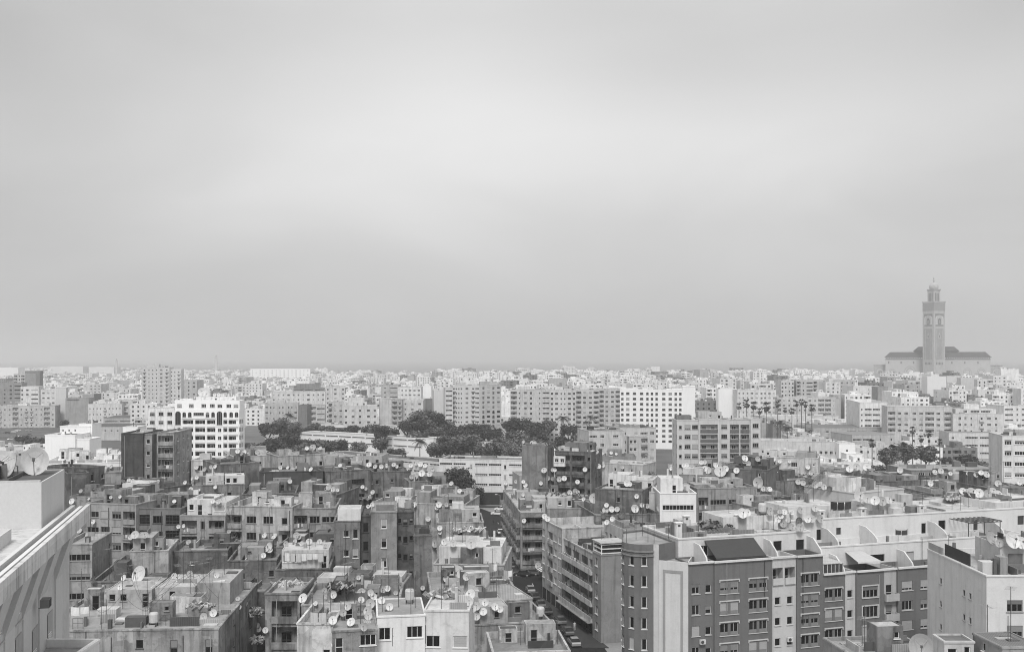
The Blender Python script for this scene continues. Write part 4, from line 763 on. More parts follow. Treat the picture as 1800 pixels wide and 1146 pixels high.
for r, z in ((1.5, mz(494.2)), (1.1, mz(490.6)), (.75, mz(488))): b.lathe([(.05, z-r), (r*.7, z-r*.7), (r, z), (r*.7, z+r*.7), (.05, z+r)], mat('metal', .3), 10)
b.lathe([(.25, mz(497.3)), (.1, mz(484))], mat('metal', .3), 6); part(b, 'finial', mn)
def archpts(c, r, zb, zs, n=8, point=1.25): return [(c-r, zb)]+[(c-r*math.cos(math.pi*i/n), zs+r*point*math.sin(math.pi*i/n)) for i in range(n+1)]+[(c+r, zb)]
for ang in (0, 90):                                                # carved panels on the two faces turned to the city
    b = MB(); rm = Matrix.Rotation(R(-ang), 3, 'Z')
    def pan(pts, m, off):
        b.face([rm @ Vector((x, -hs-off, z)) for x, z in pts], m)
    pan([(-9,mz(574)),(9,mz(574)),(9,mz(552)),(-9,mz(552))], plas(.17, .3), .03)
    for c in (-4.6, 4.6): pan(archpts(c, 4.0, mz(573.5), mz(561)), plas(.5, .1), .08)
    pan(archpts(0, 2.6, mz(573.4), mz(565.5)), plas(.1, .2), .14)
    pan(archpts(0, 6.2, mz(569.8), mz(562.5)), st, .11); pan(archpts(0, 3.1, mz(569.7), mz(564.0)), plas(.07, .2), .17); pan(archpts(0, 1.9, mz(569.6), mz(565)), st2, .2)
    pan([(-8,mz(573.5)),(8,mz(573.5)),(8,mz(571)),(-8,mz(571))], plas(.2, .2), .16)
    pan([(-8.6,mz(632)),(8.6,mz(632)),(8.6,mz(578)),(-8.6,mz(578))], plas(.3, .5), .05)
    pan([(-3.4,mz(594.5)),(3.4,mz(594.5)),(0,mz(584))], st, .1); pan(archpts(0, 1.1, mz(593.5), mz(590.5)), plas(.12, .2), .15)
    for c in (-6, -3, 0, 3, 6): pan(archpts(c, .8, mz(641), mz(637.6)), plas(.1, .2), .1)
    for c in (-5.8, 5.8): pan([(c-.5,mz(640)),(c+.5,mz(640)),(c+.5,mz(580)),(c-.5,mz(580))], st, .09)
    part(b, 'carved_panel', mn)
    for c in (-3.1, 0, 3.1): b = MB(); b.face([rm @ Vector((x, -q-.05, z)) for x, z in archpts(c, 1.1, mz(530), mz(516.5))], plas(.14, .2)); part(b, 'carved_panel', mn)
hx0, hx1 = (1560.5-1641.5)*MD/FP, (1733-1641.5)*MD/FP; hy0, hy1 = 22, 190
b = MB(); b.box(hx0, hx1, hy0, hy1, 0, mz(630), plas(.46, .2))
for i in range(60):
    x = hx0+(hx1-hx0)*(i+.2)/60; b.box(x, x+1.4, hy0-.3, hy0+.3, mz(630), mz(628.6), plas(.46, .2))
part(b, 'prayer_hall')
for x0, x1, zt, y0 in ((hx0-19, hx0-.3, mz(643), 34), (hx1+.3, hx1+18, mz(643), 34)): b = MB(); b.box(x0, x1, y0, 180, 0, zt, plas(.4, .4)); b.box(x0-.4, x1+.4, y0-.4, 180.4, zt, zt+1.2, plas(.34, .3)); part(b, 'side_wing')
def hip(x0, x1, y0, y1, z0, z1, inx, iny):
    b = MB(); a = [(x0,y0,z0),(x1,y0,z0),(x1,y1,z0),(x0,y1,z0)]; t_ = [(x0+inx,y0+iny,z1),(x1-inx,y0+iny,z1),(x1-inx,y1-iny,z1),(x0+inx,y1-iny,z1)]
    for k in range(4): b.face([a[k], a[(k+1)%4], t_[(k+1)%4], t_[k]], tile)
    b.face(t_, tile); b.face(a[::-1], plas(.2, .2)); return b
part(hip(hx0-2, hx1+2, hy0-3, hy1+2, mz(628.4), mz(618.5), 9, 16), 'tiled_roof')
ux0, ux1 = (1606.5-1641.5)*MD/FP, (1684-1641.5)*MD/FP
b = MB(); b.box(ux0+1.5, ux1-1.5, 50, 150, mz(618.6), mz(616.8), st); part(b, 'upper_storey')
part(hip(ux0, ux1, 46, 154, mz(616.8), mz(608.6), 8, 16), 'tiled_roof')
for i, c in enumerate((1572, 1602, 1696, 1718)):
    b = MB(); x = (c-1641.5)*MD/FP; r = (7.5, 13, 9, 9)[i]*MD/FP*.75
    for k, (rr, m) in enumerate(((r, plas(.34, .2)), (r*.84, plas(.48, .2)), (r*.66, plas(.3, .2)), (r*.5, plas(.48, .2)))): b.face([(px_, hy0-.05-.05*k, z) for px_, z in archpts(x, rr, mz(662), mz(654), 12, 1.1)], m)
    part(b, 'portal_arch')
for c in range(1566, 1734, 21):
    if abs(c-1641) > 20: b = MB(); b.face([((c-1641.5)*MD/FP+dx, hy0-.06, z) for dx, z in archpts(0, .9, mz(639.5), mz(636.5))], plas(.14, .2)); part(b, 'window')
for c in (-4, 8): 
    b = MB()
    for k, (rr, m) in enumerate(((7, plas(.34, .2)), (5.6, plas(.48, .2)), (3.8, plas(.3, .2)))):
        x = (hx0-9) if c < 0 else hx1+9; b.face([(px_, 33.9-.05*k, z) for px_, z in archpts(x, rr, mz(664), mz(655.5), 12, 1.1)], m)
    part(b, 'portal_arch')
for i, (px_, py_, wd, lb) in enumerate(((1763,650.5,15,'larger distant pyramid roofed pavilion right of the mosque'), (1779,654.5,11,'smaller distant pyramid roofed pavilion right of the mosque'))):
    d = 1560; x = (px_-CX)/FP*d; hw = wd*d/FP/2; zt = HC-(py_-HY)*d/FP
    o = empty('pavilion', (x, d, 0)); tag(o, lb, 'pavilion'); b = MB(); b.box(-hw*.8, hw*.8, -hw*.8, hw*.8, 0, zt-hw*.7, plas(.46, .3)); b.obj('wall', o)
    b = MB(); a = [(-hw,-hw,zt-hw*.7),(hw,-hw,zt-hw*.7),(hw,hw,zt-hw*.7),(-hw,hw,zt-hw*.7)]
    for k in range(4): b.face([a[k], a[(k+1)%4], (0,0,zt)], tile)
    b.face(a[::-1], tile); b.obj('roof', o)
for px_, top, d, lb, r in ((380,624,3050,'pale distant lighthouse on the left skyline',3.4),(205,630,2100,'slim pale mast tower on the left skyline',2.0)):
    x = (px_-CX)/FP*d; zt = HC-(top-HY)*d/FP; o = empty('lighthouse' if r > 3 else 'mast_tower', (x, d, 0)); tag(o, lb, 'lighthouse' if r > 3 else 'tower')
    b = MB(); b.lathe([(r*1.5, 0), (r*1.1, zt*.5), (r*.85, zt*.88), (r*1.3, zt*.885), (r*1.3, zt*.9)], plas(.5, .3), 14); b.obj('shaft', o)
    b = MB(); b.lathe([(r*.7, zt*.9), (r*.7, zt*.97), (r*.2, zt)], plas(.4, .3), 10); b.obj('lantern', o)
# ================================================================== ground, sea, roads
def sheet(name, pts, z, m, kind='structure'):
    b = MB(); b.face([(x, y, z) for x, y in pts], m); o = b.obj(name); o['kind'] = kind; o['label'] = name.replace('_', ' '); return o
b = MB()
coast = [(-26000,9000),(-5200,5200),(-2600,4300),(-1400,3700),(-700,3000),(100,2650),(700,2250),(980,1900),(1700,1880),(2300,2100),(26000,2600)]
b.face([(-26000,-200,0),(26000,-200,0)]+[(x, y, 0) for x, y in reversed(coast)], mat('ground', .26)); o = b.obj('ground'); o['kind'] = 'structure'
b = MB(); b.face([(-60000,1500,-2),(60000,1500,-2),(60000,60000,-2),(-60000,60000,-2)], mat('sea', .07)); o = b.obj('sea'); o['kind'] = 'structure'
asph = mat('ground', .022); pave = mat('ground', .05)
sheet('park_ground', [(-190,430),(120,430),(150,690),(-190,690)], .004, mat('ground', .1))
sheet('garden_ground', [(150,330),(330,340),(330,520),(160,500)], .004, mat('ground', .3))
sheet('road', [(21,140),(11,140),(-9.5,325),(-70,325),(-70,356),(-11,356),(3,322)], .008, asph)
sheet('avenue', [(-420,900),(-330,900),(-268,690),(-178,500),(-235,480),(-275,560),(-420,760)], .008, mat('ground', .1))
sheet('park_road', [(-172,560),(-150,560),(-166,790),(-204,790)], .008, mat('ground', .13))
def kerbed(name, pts, z=.13):
    b = MB(); n = len(pts); m = pave; b.face([(x, y, z) for x, y in pts], m)
    for i in range(n): (x0, y0), (x1, y1) = pts[i], pts[(i+1)%n]; b.face([(x0,y0,.001),(x1,y1,.001),(x1,y1,z),(x0,y0,z)], m)
    o = b.obj(name); o['kind'] = 'structure'
kerbed('pavement', [(20.4,160),(21.6,160),(8.5,224),(6.2,224),(13.2,187)] if 0 else [(12.6,184),(17.4,184),(7.2,222.5),(4.6,222.5)])
kerbed('pavement', [(-70,357),(-2,357),(-2,360.5),(-70,360.5)])
kerbed('pavement', [(0.4,244),(2.0,244),(2.0,296),(-3.6,296)])
b = MB()
for k in range(9): b.box(-.07, .07, 0, 3, .0, .004, mat('metal', .55))
for k in range(7):
    m_ = MB(); a = math.atan2(-16, 170); x, y = 9.5-k*2.3, 190+k*22
    m_.face([(x,y,.014),(x+.15,y,.014),(x+.15-.3,y+3,.014),(x-.3,y+3,.014)], mat('metal', .5)); o = m_.obj('road_marking'); o['kind'] = 'structure'
def wall_thing(name, label, pts, h, t, m, cat='wall', cap=None):
    (x0, y0), (x1, y1) = pts; o = empty(name, (x0, y0, 0), math.atan2(y1-y0, x1-x0)); l_ = math.hypot(x1-x0, y1-y0); tag(o, label, cat); b = MB(); b.box(0, l_, 0, t, 0, h, m); b.obj('wall_body', o)
    c = MB(); c.box(-.05, l_+.05, -.06, t+.06, h, h+.12, cap or m); c.obj('coping', o)
wall_thing('garden_wall', 'tall dark wall closing the far end of the narrow street', ((-42,364),(-2.5,364)), 4.4, .4, plas(.045, .4), cap=plas(.35, .4))
wall_thing('garden_wall', 'pale low wall along the palm garden on the right', ((168,372),(250,360)), 2.2, .3, plas(.42, .7))
wall_thing('garden_wall', 'pale sloping ramp wall left of the light flats', ((56,352),(58,410)), 3.5, .3, plas(.42, .6))
wall_thing('garden_wall', 'rubble wall behind the palm garden with pale patches', ((236,432),(322,428)), 4.0, .5, plas(.5, 1))
# ================================================================== trees
def crown_mesh(seed, nblob, nleaf, flat=1.0, leaf=.075, v=.05):
    r = random.Random(seed); b = MB(); blobs = []
    for k in range(nblob):
        a = r.uniform(0, 6.283); q = r.random()**.6*.62; z = r.uniform(-.38, .5)*flat
        blobs.append((q*math.cos(a), q*math.sin(a), z, r.uniform(.26, .44)))
    ms_ = [mat('leaf', v), mat('leaf', v*1.8), mat('leaf', v*.6)]
    for k in range(nleaf):
        bx, by, bz, br = r.choice(blobs); d = Vector((r.gauss(0,1), r.gauss(0,1), r.gauss(0,1))).normalized()
        rad = br*(r.random()**.33)*(r.uniform(.9, 1.12) if r.random() < .86 else r.uniform(1.1, 1.42)); p = Vector((bx, by, bz*1.0)) + d*rad
        n = (d + Vector((r.gauss(0,.5), r.gauss(0,.5), r.gauss(0,.5)+.3))).normalized(); u = n.orthogonal().normalized(); w_ = n.cross(u); s_ = leaf*r.uniform(.6, 1.5); t = r.uniform(0, 3)
        u2 = u*math.cos(t)+w_*math.sin(t); w2 = -u*math.sin(t)+w_*math.cos(t)
        b.face([p+u2*s_, p+w2*s_*.7, p-u2*s_, p-w2*s_*.7], ms_[hash((int(bx*50), int(by*50))) % 3 if r.random() < .7 else r.randrange(3)])
    return b.mesh('crown')
CROWN = [crown_mesh(s, 13+s, 2600, .85, v=(.055, .075, .045, .09)[s]) for s in range(4)]
bark = plas(.1, .6)
def trunk_mesh(seed):
    r = random.Random(seed); b = MB(); b.tube((0,0,0), (.03,.02,.5), .045, bark, 7, .03)
    for k in range(4):
        a = k*1.6+r.random(); b.tube((.03,.02,.48), (.32*math.cos(a), .32*math.sin(a), .8), .022, bark, 5, .008)
    return b.mesh('trunk')
TRUNK = [trunk_mesh(s) for s in range(2)]
TREES = []
def tree(px, ptop, wpx, d, flat=.8, v=None, z0=0, grp='park'):
    x = (px-CX)/FP*d; r = wpx*d/FP/2; zt = HC-(ptop-HY)*d/FP
    zt = min(max(zt, z0+r*1.1), z0+r*(2.9 if grp == 'park' else 2.3)); o = empty('tree', (x, d, z0), rnd.uniform(0, 6)); ht = zt-z0
    k = rnd.randrange(4) if v is None else v
    c = put('crown', CROWN[k], o, (0, 0, max(ht-r*.72, ht*.55))); c.scale = (r, r, min(r*.85, ht*.48)*1.05)
    t = put('trunk', TRUNK[k % 2], o); t.scale = (ht*.9, ht*.9, ht*.9); TREES.append((o, px, grp, wpx, k)); return o
PARK = [(733,720,50,585),(762,724,48,588),(746,717,50,592),(748,734,64,580),(715,735,40,588),(782,737,38,590),(728,738,40,560),(470,742,40,560),(497,735,46,575),(515,740,42,590),(478,765,50,500),(510,760,46,520),(540,768,40,520),(555,742,30,640),(545,747,36,605),(575,746,36,603),(600,751,30,600),
 (540,776,40,515),(570,770,46,515),(600,768,48,512),(628,775,38,510),(672,746,42,548),(668,768,36,520),(697,786,38,490),(776,750,52,560),(803,744,50,570),(832,740,46,590),(800,770,62,495),(768,776,42,495),(832,762,54,520),
 (860,745,52,570),(880,765,50,500),(915,730,50,575),(904,755,58,510),(936,740,44,560),(942,748,52,520),(962,735,36,590),(1000,745,36,560),(868,775,42,480),(902,775,46,470),(935,765,52,480),(1016,757,36,510),(655,742,30,600),(620,746,30,605),(985,762,46,520),(962,772,50,485),(1022,772,42,490),(690,748,46,575),(650,747,38,592),(735,754,50,556),(765,750,42,575),(455,776,42,500),(488,792,46,440),(458,797,40,430),(522,788,40,455),(850,732,30,600),(895,738,36,585),(815,760,56,540),(785,762,50,530),(850,782,46,470),(500,726,30,640),
 ]
for a in PARK:
    if a[2] > 5: tree(*a)
for a in [(800,795,64,360),(818,812,52,358),(783,816,40,361),(838,852,40,361)]: tree(*a, v=2, grp='dark')
for a in [(1068,782,52,372),(1100,790,44,380),(1132,782,54,362),(1152,792,40,372),(1070,812,42,335),(1095,786,36,400),(1120,795,40,366)]: tree(*a, grp='hall')
for a in [(368,782,62,385),(350,792,44,375),(390,800,40,372),(432,760,18,560)]: tree(*a, grp='arch')
for a in [(62,766,42,555),(76,775,46,520),(40,762,30,610),(115,728,26,690),(160,735,16,690),(165,768,40,452),(188,776,36,440),(175,785,30,430),(88,790,34,420)]: tree(*a, grp='avenue')
for a in [(1412,745,38,560),(1385,750,26,560),(1432,748,30,560),(1560,774,50,440),(1592,765,52,450),(1626,770,50,450),(1545,790,42,400),(1576,792,34,400),(1660,784,46,420),(1702,765,42,440),(1722,770,34,430),(1650,800,34,400),(1526,790,30,410)]: tree(*a, grp='garden')
for a in [(1215,710,26,700),(1240,708,22,720),(1262,716,20,690),(640,702,20,690)]: tree(*a, grp='white')
WHERE = {'park': 'in the park behind the white school wings', 'dark': 'beside the banded school block and dark wall', 'hall': 'in front of the pale angular hall', 'arch': 'at the foot of the white arched building', 'avenue': 'along the avenue on the left', 'garden': 'in the palm garden on the right', 'white': 'between the distant white flats'}
ORD = ['first','second','third','fourth','fifth','sixth','seventh','eighth','ninth','tenth','eleventh','twelfth','thirteenth','fourteenth','fifteenth','sixteenth','seventeenth','eighteenth','nineteenth','twentieth']
def ordn(i):
    if i < 20: return ORD[i]
    tens = {2: 'twenty', 3: 'thirty', 4: 'forty', 5: 'fifty', 6: 'sixty', 7: 'seventy'}[(i+1)//10]; r = (i+1) % 10
    return (tens[:-1]+'ieth') if r == 0 else tens+'-'+ORD[r-1]
for g in WHERE:
    L_ = sorted([t for t in TREES if t[2] == g], key=lambda t: t[1]); n = len(L_)
    for i, t in enumerate(L_): tag(t[0], '%s %s tree, %s from left %s' % ('broad' if t[3] >= 48 else 'rounded' if t[3] > 32 else 'small', 'dark' if t[4] in (0, 2) else 'grey leaved', ordn(i), WHERE[g]), 'tree', 'trees '+WHERE[g])
def palm_mesh(seed, fan):
    r = random.Random(seed); b = MB(); lm = [mat('leaf', .05), mat('leaf', .08)]
    nf = 46 if fan else 34
    for k in range(nf):
        a = r.uniform(0, 6.283); el = r.uniform(-.9, 1.4) if fan else r.uniform(-.35, 1.2); ln = r.uniform(.75, 1.0); pts = []
        for i in range(7):
            t = i/6; e2 = el - (1.1 if not fan else .5)*t*t; q = ln*t*math.cos(el-.25*t); pts.append(Vector((q*math.cos(a), q*math.sin(a), ln*t*math.sin(el)-.55*t*t*(.4 if fan else 1))))
        side = Vector((-math.sin(a), math.cos(a), 0))
        for i in range(6):
            p, q = pts[i], pts[i+1]
            if fan:
                if i < 3: b.face([p-side*.012, p+side*.012, q+side*.012, q-side*.012], lm[0])
                else:
                    wd = (.22, .26, .05)[i-3]; w0 = (.03, .22, .26)[i-3]; b.face([p-side*w0, p+side*w0, q+side*wd, q-side*wd], lm[k % 2])
            else:
                for sg in (-1, 1):
                    wd = .17*math.sin(math.pi*min(1, (i+1.2)/7)); dn = Vector((0, 0, -.07))
                    for j in range(2): m_ = p.lerp(q, j/2); m2 = p.lerp(q, j/2+.3); f = (q-p)*.8; b.face([m_, m2, m2+side*sg*wd+f+dn, m_+side*sg*wd*.9+f+dn], lm[k % 2])
    return b.mesh('crown')
PALM = {True: [palm_mesh(1, True), palm_mesh(2, True)], False: [palm_mesh(3, False), palm_mesh(4, False)]}
bt = MB(); 
for i in range(6): bt.tube((0,0,i/6), (0,0,(i+1)/6), 1-.35*i/6, bark, 7, 1-.35*(i+1)/6-.06)
PTR = bt.mesh('trunk'); PALMS = []
def palm(px, pc, wpx, d, fan, grp):
    x = (px-CX)/FP*d; zt = HC-(pc-HY)*d/FP; r = wpx*d/FP/2; o = empty('palm_tree', (x, d, 0), rnd.uniform(0, 6)); c = put('crown', rnd.choice(PALM[fan]), o, (0, 0, zt)); r *= 1.12; c.scale = (r, r, r*(1.05 if fan else 1))
    t = put('trunk', PTR, o); t.scale = (.26, .26, zt+.1); PALMS.append((o, px, grp, fan))
for a in [(1299,713,13,560),(1312,708,17,545),(1325,712,16,555),(1335,722,12,570),(1347,714,18,540),(1367,710,12,580),(1392,722,12,560),(1401,709,11,575),(1409,706,12,570),(1416,710,12,565),(1427,716,14,545),(1380,720,10,600)]: palm(*a, True, 'row')
for a in [(1604,755,14,470),(1619,770,13,450),(1633,762,15,455),(1533,778,16,420),(1590,785,20,410),(1652,776,12,455),(1570,790,22,395)]: palm(*a, True, 'garden')
for a in [(738,776,30,470),(990,735,24,560),(1037,733,20,590),(1384,753,22,520),(1372,742,22,540),(1032,742,14,580),(508,730,22,610)]: palm(*a, False, 'feather')
PW_ = {'row': 'in the tall row on the right', 'garden': 'in the walled garden on the right', 'feather': 'of those with long drooping fronds'}
for g in PW_:
    L_ = sorted([t for t in PALMS if t[2] == g], key=lambda t: t[1])
    for i, t in enumerate(L_): tag(t[0], '%s palm, %s from left %s' % ('tall fan' if t[3] else 'feathery', ordn(i), PW_[g]), 'palm tree', 'palm trees '+PW_[g])
# ================================================================== cars, lamps, people
def car_parts(v):
    b = MB(); m = mat('paint', v); prof = [(-2.05,.35),(-2.1,.75),(-1.95,.95),(-1.05,1.0),(1.0,1.0),(1.9,.82),(2.1,.6),(2.08,.35)]
    for s_, x in ((1,.82),(-1,-.82)): b.face([(x, y, z) for y, z in (prof if s_ > 0 else prof[::-1])], m)
    for i in range(len(prof)): (y0, z0), (y1, z1) = prof[i], prof[(i+1) % len(prof)]; b.face([(-.82,y0,z0),(.82,y0,z0),(.82,y1,z1),(-.82,y1,z1)][::-1], m)
    b.box(-.64, .64, -1.0, .35, 1.395, 1.45, m); body = b.mesh('body')
    g = MB(); lo = [(-.78,-1.75,.985),(.78,-1.75,.985),(.78,1.0,.985),(-.78,1.0,.985)]; up = [(-.64,-1.1,1.4),(.64,-1.1,1.4),(.64,.4,1.4),(-.64,.4,1.4)]
    for k in range(4): g.face([lo[k], lo[(k+1)%4], up[(k+1)%4], up[k]], GLASS[1])
    glass = g.mesh('windows'); w_ = MB(); w_.lathe([(.31,0),(.33,.04),(.33,.18),(.31,.2)], mat('metal', .03), 14); w_.lathe([(.18,.2),(.16,.215)], mat('metal', .4), 10); wheel = w_.mesh('wheel')
    h = MB(); h.box(-.16, .16, -.03, .03, -.08, .08, mat('paint', .8)); return body, glass, wheel, h.mesh('headlight')
CARS = {v: car_parts(v) for v in (.75, .04, .35, .12)}
CARL = []
def car(px, py, ang, v, grp):
    x, y = Wp(px, py, 0); o = empty('car', (x, y, .01), R(ang)); bd, gl, wh, hl = CARS[v]; put('body', bd, o); put('windows', gl, o)
    for sx in (-1, 1):
        for yy in (-1.3, 1.3): q = put('wheel', wh, o, (sx*.62 if sx > 0 else -.62, yy, .33)); q.rotation_euler = (0, R(90*sx), 0)
        put('headlight', hl, o, (sx*.58, 2.1, .66))
    CARL.append((o, px, py, v, grp))
for a in [(874,905,86,.75),(880,897,88,.75),(879,938,6,.75),(884,958,6,.04),(887,970,6,.12),(890,980,6,.04),(897,998,7,.12),(918,1012,80,.04),(933,1010,82,.12),(950,1066,8,.12),(940,1052,8,.04),(932,1040,8,.35),(962,1078,8,.04),(985,1095,9,.12),(998,1114,9,.12),(1009,1133,9,.35)]: car(*a, 'street')
for a in [(22,793,150,.75),(19,773,150,.75),(38,768,150,.75),(35,773,160,.12),(25,760,80,.75),(31,758,80,.75),(50,758,80,.35),(12,762,85,.04),(51,766,100,.12),(146,732,85,.75),(138,733,85,.75),(125,734,80,.35)]: car(*a, 'avenue')
for g, wl in (('street', 'in the narrow street in the centre'), ('avenue', 'on the avenue at the far left')):
    for vv, tn in ((.75, 'white'), (.04, 'black'), (.35, 'grey'), (.12, 'dark grey')):
        L_ = sorted([c for c in CARL if c[4] == g and c[3] == vv], key=lambda c: -c[2]-c[1]*.001)
        for i, c in enumerate(L_): tag(c[0], '%s car %s, %s' % (tn, wl, ('the only one of that colour' if len(L_) == 1 else ordn(i)+' nearest of that colour')), 'car', 'cars '+wl)
def lamp(px, pt, pb, lb, arm=1.2):
    x, y = Wp(px, pb, 0); zt = HC-(pt-HY)*y/FP; o = empty('street_lamp', (x, y, 0)); tag(o, lb, 'street lamp'); b = MB(); b.tube((0,0,0), (0,0,zt), .13, GREYM, 8, .07); b.obj('pole', o)
    b = MB(); b.tube((0,0,zt), (-arm,0,zt+.25), .05, GREYM, 6); b.obj('arm', o); b = MB(); b.box(-arm-.8, -arm, -.16, .16, zt+.16, zt+.32, WHITE); b.obj('lamp_head', o)
lamp(879, 870, 905, 'street lamp with pale head at the street bend', .9); lamp(831, 868, 897, 'thin lamp post left of the street bend'); lamp(1453-310, 800, 860, 'lamp post beside the trees of the angular hall'); lamp(1183, 768, 835, 'tall mast lamp left of the light flats'); lamp(1453, 726, 762, 'curved lamp right of the palm row', 2.0); lamp(474, 770, 805, 'tall lamp among the park trees on the left'); lamp(737, 770, 802, 'white post under the feathery palm before the school'); lamp(866, 690, 742, 'lamp post in front of the tall central block'); lamp(1025, 690, 750, 'thin lamp post before the long flats')
def person(px, py, lb, hs_, cl):
    x, y = Wp(px, py, 0); o = empty('person', (x, y, .01), hs_); tag(o, lb, 'person')
    V = [(0,0,.95),(0,0,1.25),(0,0,1.45),(0,.01,1.55),(0,.02,1.66),(.1,0,.9),(.12,.05,.5),(.12,.02,.07),(-.1,0,.9),(-.12,-.12,.5),(-.12,-.22,.09),(.2,0,1.4),(.25,-.05,1.12),(.24,.05,.86),(-.2,0,1.4),(-.25,.05,1.12),(-.24,.12,.86),(.13,.16,.04),(-.12,-.06,.05)]
    E = [(0,1),(1,2),(2,3),(3,4),(0,5),(5,6),(6,7),(7,17),(0,8),(8,9),(9,10),(10,18),(2,11),(11,12),(12,13),(2,14),(14,15),(15,16)]
    Rr = [.15,.14,.13,.055,.1,.1,.065,.045,.1,.065,.045,.065,.045,.035,.065,.045,.035,.035,.035]
    me = bpy.data.meshes.new('person'); me.from_pydata(V, E, []); me.materials.append(mat('cloth', cl)); ob = put('body', me, o); sk = ob.modifiers.new('skin', 'SKIN'); ss = ob.modifiers.new('sub', 'SUBSURF'); ss.levels = ss.render_levels = 1
    for i, r in enumerate(Rr): me.skin_vertices[0].data[i].radius = (r, r); me.skin_vertices[0].data[i].use_root = (i == 0)
    b = MB(); b.smooth = True; b.lathe([(.02,1.58),(.09,1.62),(.1,1.69),(.085,1.76),(.03,1.79)], mat('cloth', .03), 10); b.obj('hair', o)
person(867, 922, 'person in dark clothes crossing the wide street bend', .4, .05); person(29, 768, 'person in dark clothes walking across the avenue', 1.5, .06); person(16, 785, 'person in grey clothes at the edge of the avenue', 2.0, .2); person(1010, 1108, 'person in pale clothes on the pavement below the long balconies', .1, .5)
b = MB(); aw = empty('shop_awning', (*Wp(955,1018,0), 0), R(-75)); tag(aw, 'striped shop awning sticking out at the corner of the street flats', 'awning')
for k in range(6): b.face([(k*.6,-1.7,2.6),(k*.6+.6,-1.7,2.6),(k*.6+.6,0,3.4),(k*.6,0,3.4)], mat('cloth', .75 if k % 2 else .12))
b.obj('canvas', aw); b = MB(); b.tube((0,-1.7,2.6), (0,0,2.5), .03, GREYM); b.tube((3.6,-1.7,2.6), (3.6,0,2.5), .03, GREYM); b.tube((0,-1.7,2.6), (3.6,-1.7,2.6), .03, GREYM); b.obj('frame', aw)
# ================================================================== the rest of the city
from math import floor
FOOT = [f for t in BLD for f in t.foot]
def inside(p, poly):
    x, y = p; c = False; n = len(poly)
    for i in range(n):
        (x0, y0), (x1, y1) = poly[i], poly[(i+1) % n]
        if (y0 > y) != (y1 > y) and x < (x1-x0)*(y-y0)/(y1-y0)+x0: c = not c
    return c
CELL = {}
def cells(poly, pad=0):
    xs = [p[0] for p in poly]; ys = [p[1] for p in poly]
    for i in range(floor((min(xs)-pad)/25), floor((max(xs)+pad)/25)+1):
        for j in range(floor((min(ys)-pad)/25), floor((max(ys)+pad)/25)+1): yield i, j
for f in FOOT:
    for c in cells(f): CELL.setdefault(c, []).append(f)
KEEP = [[(-190,440),(120,440),(150,600),(-190,690)], [(150,345),(330,345),(330,500),(160,480)], [(24,130),(9,130),(-11,322),(-75,320),(-75,366),(-2,366),(6,320)], [(-440,930),(-320,930),(-262,690),(-172,495),(-240,470),(-280,555),(-440,760)], [(-176,550),(-146,550),(-160,790),(-208,790)], [(mx-110,1600),(mx+110,1600),(mx+110,1900),(mx-110,1900)], [(-50,360),(-2,360),(-2,440),(-50,440)], [(24,325),(52,325),(64,408),(28,408)], [(11,60),(90,60),(60,142),(20,142)], [(-160,470),(0,430),(0,560),(-160,620)]]
for f in KEEP:
    for c in cells(f): CELL.setdefault(c, []).append(f)
def free(poly):
    for c in cells(poly):
        for f in CELL.get(c, ()):
            if any(inside(p, f) for p in poly) or any(inside(p, poly) for p in f): return False
            cx = sum(p[0] for p in poly)/len(poly); cy = sum(p[1] for p in poly)/len(poly)
            if inside((cx, cy), f): return False
    return True
def claim(poly):
    for c in cells(poly): CELL.setdefault(c, []).append(poly)
def coast_y(x):
    for (x0, y0), (x1, y1) in zip(coast, coast[1:]):
        if x0 <= x <= x1: return y0+(y1-y0)*(x-x0)/(x1-x0)
    return 2000
sky_ = [1146.0]*1801
for t in BLD:
    pass
gen = []
r2 = random.Random(5)
y = 118.0
while y < 4600:
    step_ = 15+y*.013; half = y*.53+20
    x = -half+r2.uniform(0, 10)
    while x < half:
        wd = r2.uniform(9, 19) if y < 700 else r2.uniform(8, 22)+max(0, y-1500)*.01
        if y > 420 and r2.random() < .1: x += wd*.6
        dep = step_*r2.uniform(.65, .85)
        base = 13 if y < 330 else 16 if y < 700 else 19 if y < 1100 else 21 if y < 2000 else 19
        h = max(6, r2.gauss(base, 2.2 if y < 700 else 4.2))
        if y > 640 and CX+FP*x/y < 760: h *= .72; wd = min(wd, 19)
        if 700 < y < 1600 and r2.random() < .07: h += r2.uniform(4, 9)
        if y > 1050 and 0 < x < 620: h += 3*(x/620)
        if 330 < y < 700: h = min(h, 13 if x < 60 else 8.5 if y < 520 else 12)
        a = R(r2.choice((-8, -4, 0, 3, 6, 10))); yy = y+r2.uniform(-.1, .1)*step_
        poly = [(x+u*math.cos(a)-v*math.sin(a), yy+u*math.sin(a)+v*math.cos(a)) for u, v in ((0,0),(wd,0),(wd,dep),(0,dep))]
        if yy+dep < coast_y(x)-15 and free(poly):
            claim(poly); gen.append((yy, x, wd, dep, h, a))
        x += wd+r2.choice((0.05, .05, .1, 1.0, 3))
    y += step_+ (r2.uniform(4, 9) if r2.random() < .35 else .3)
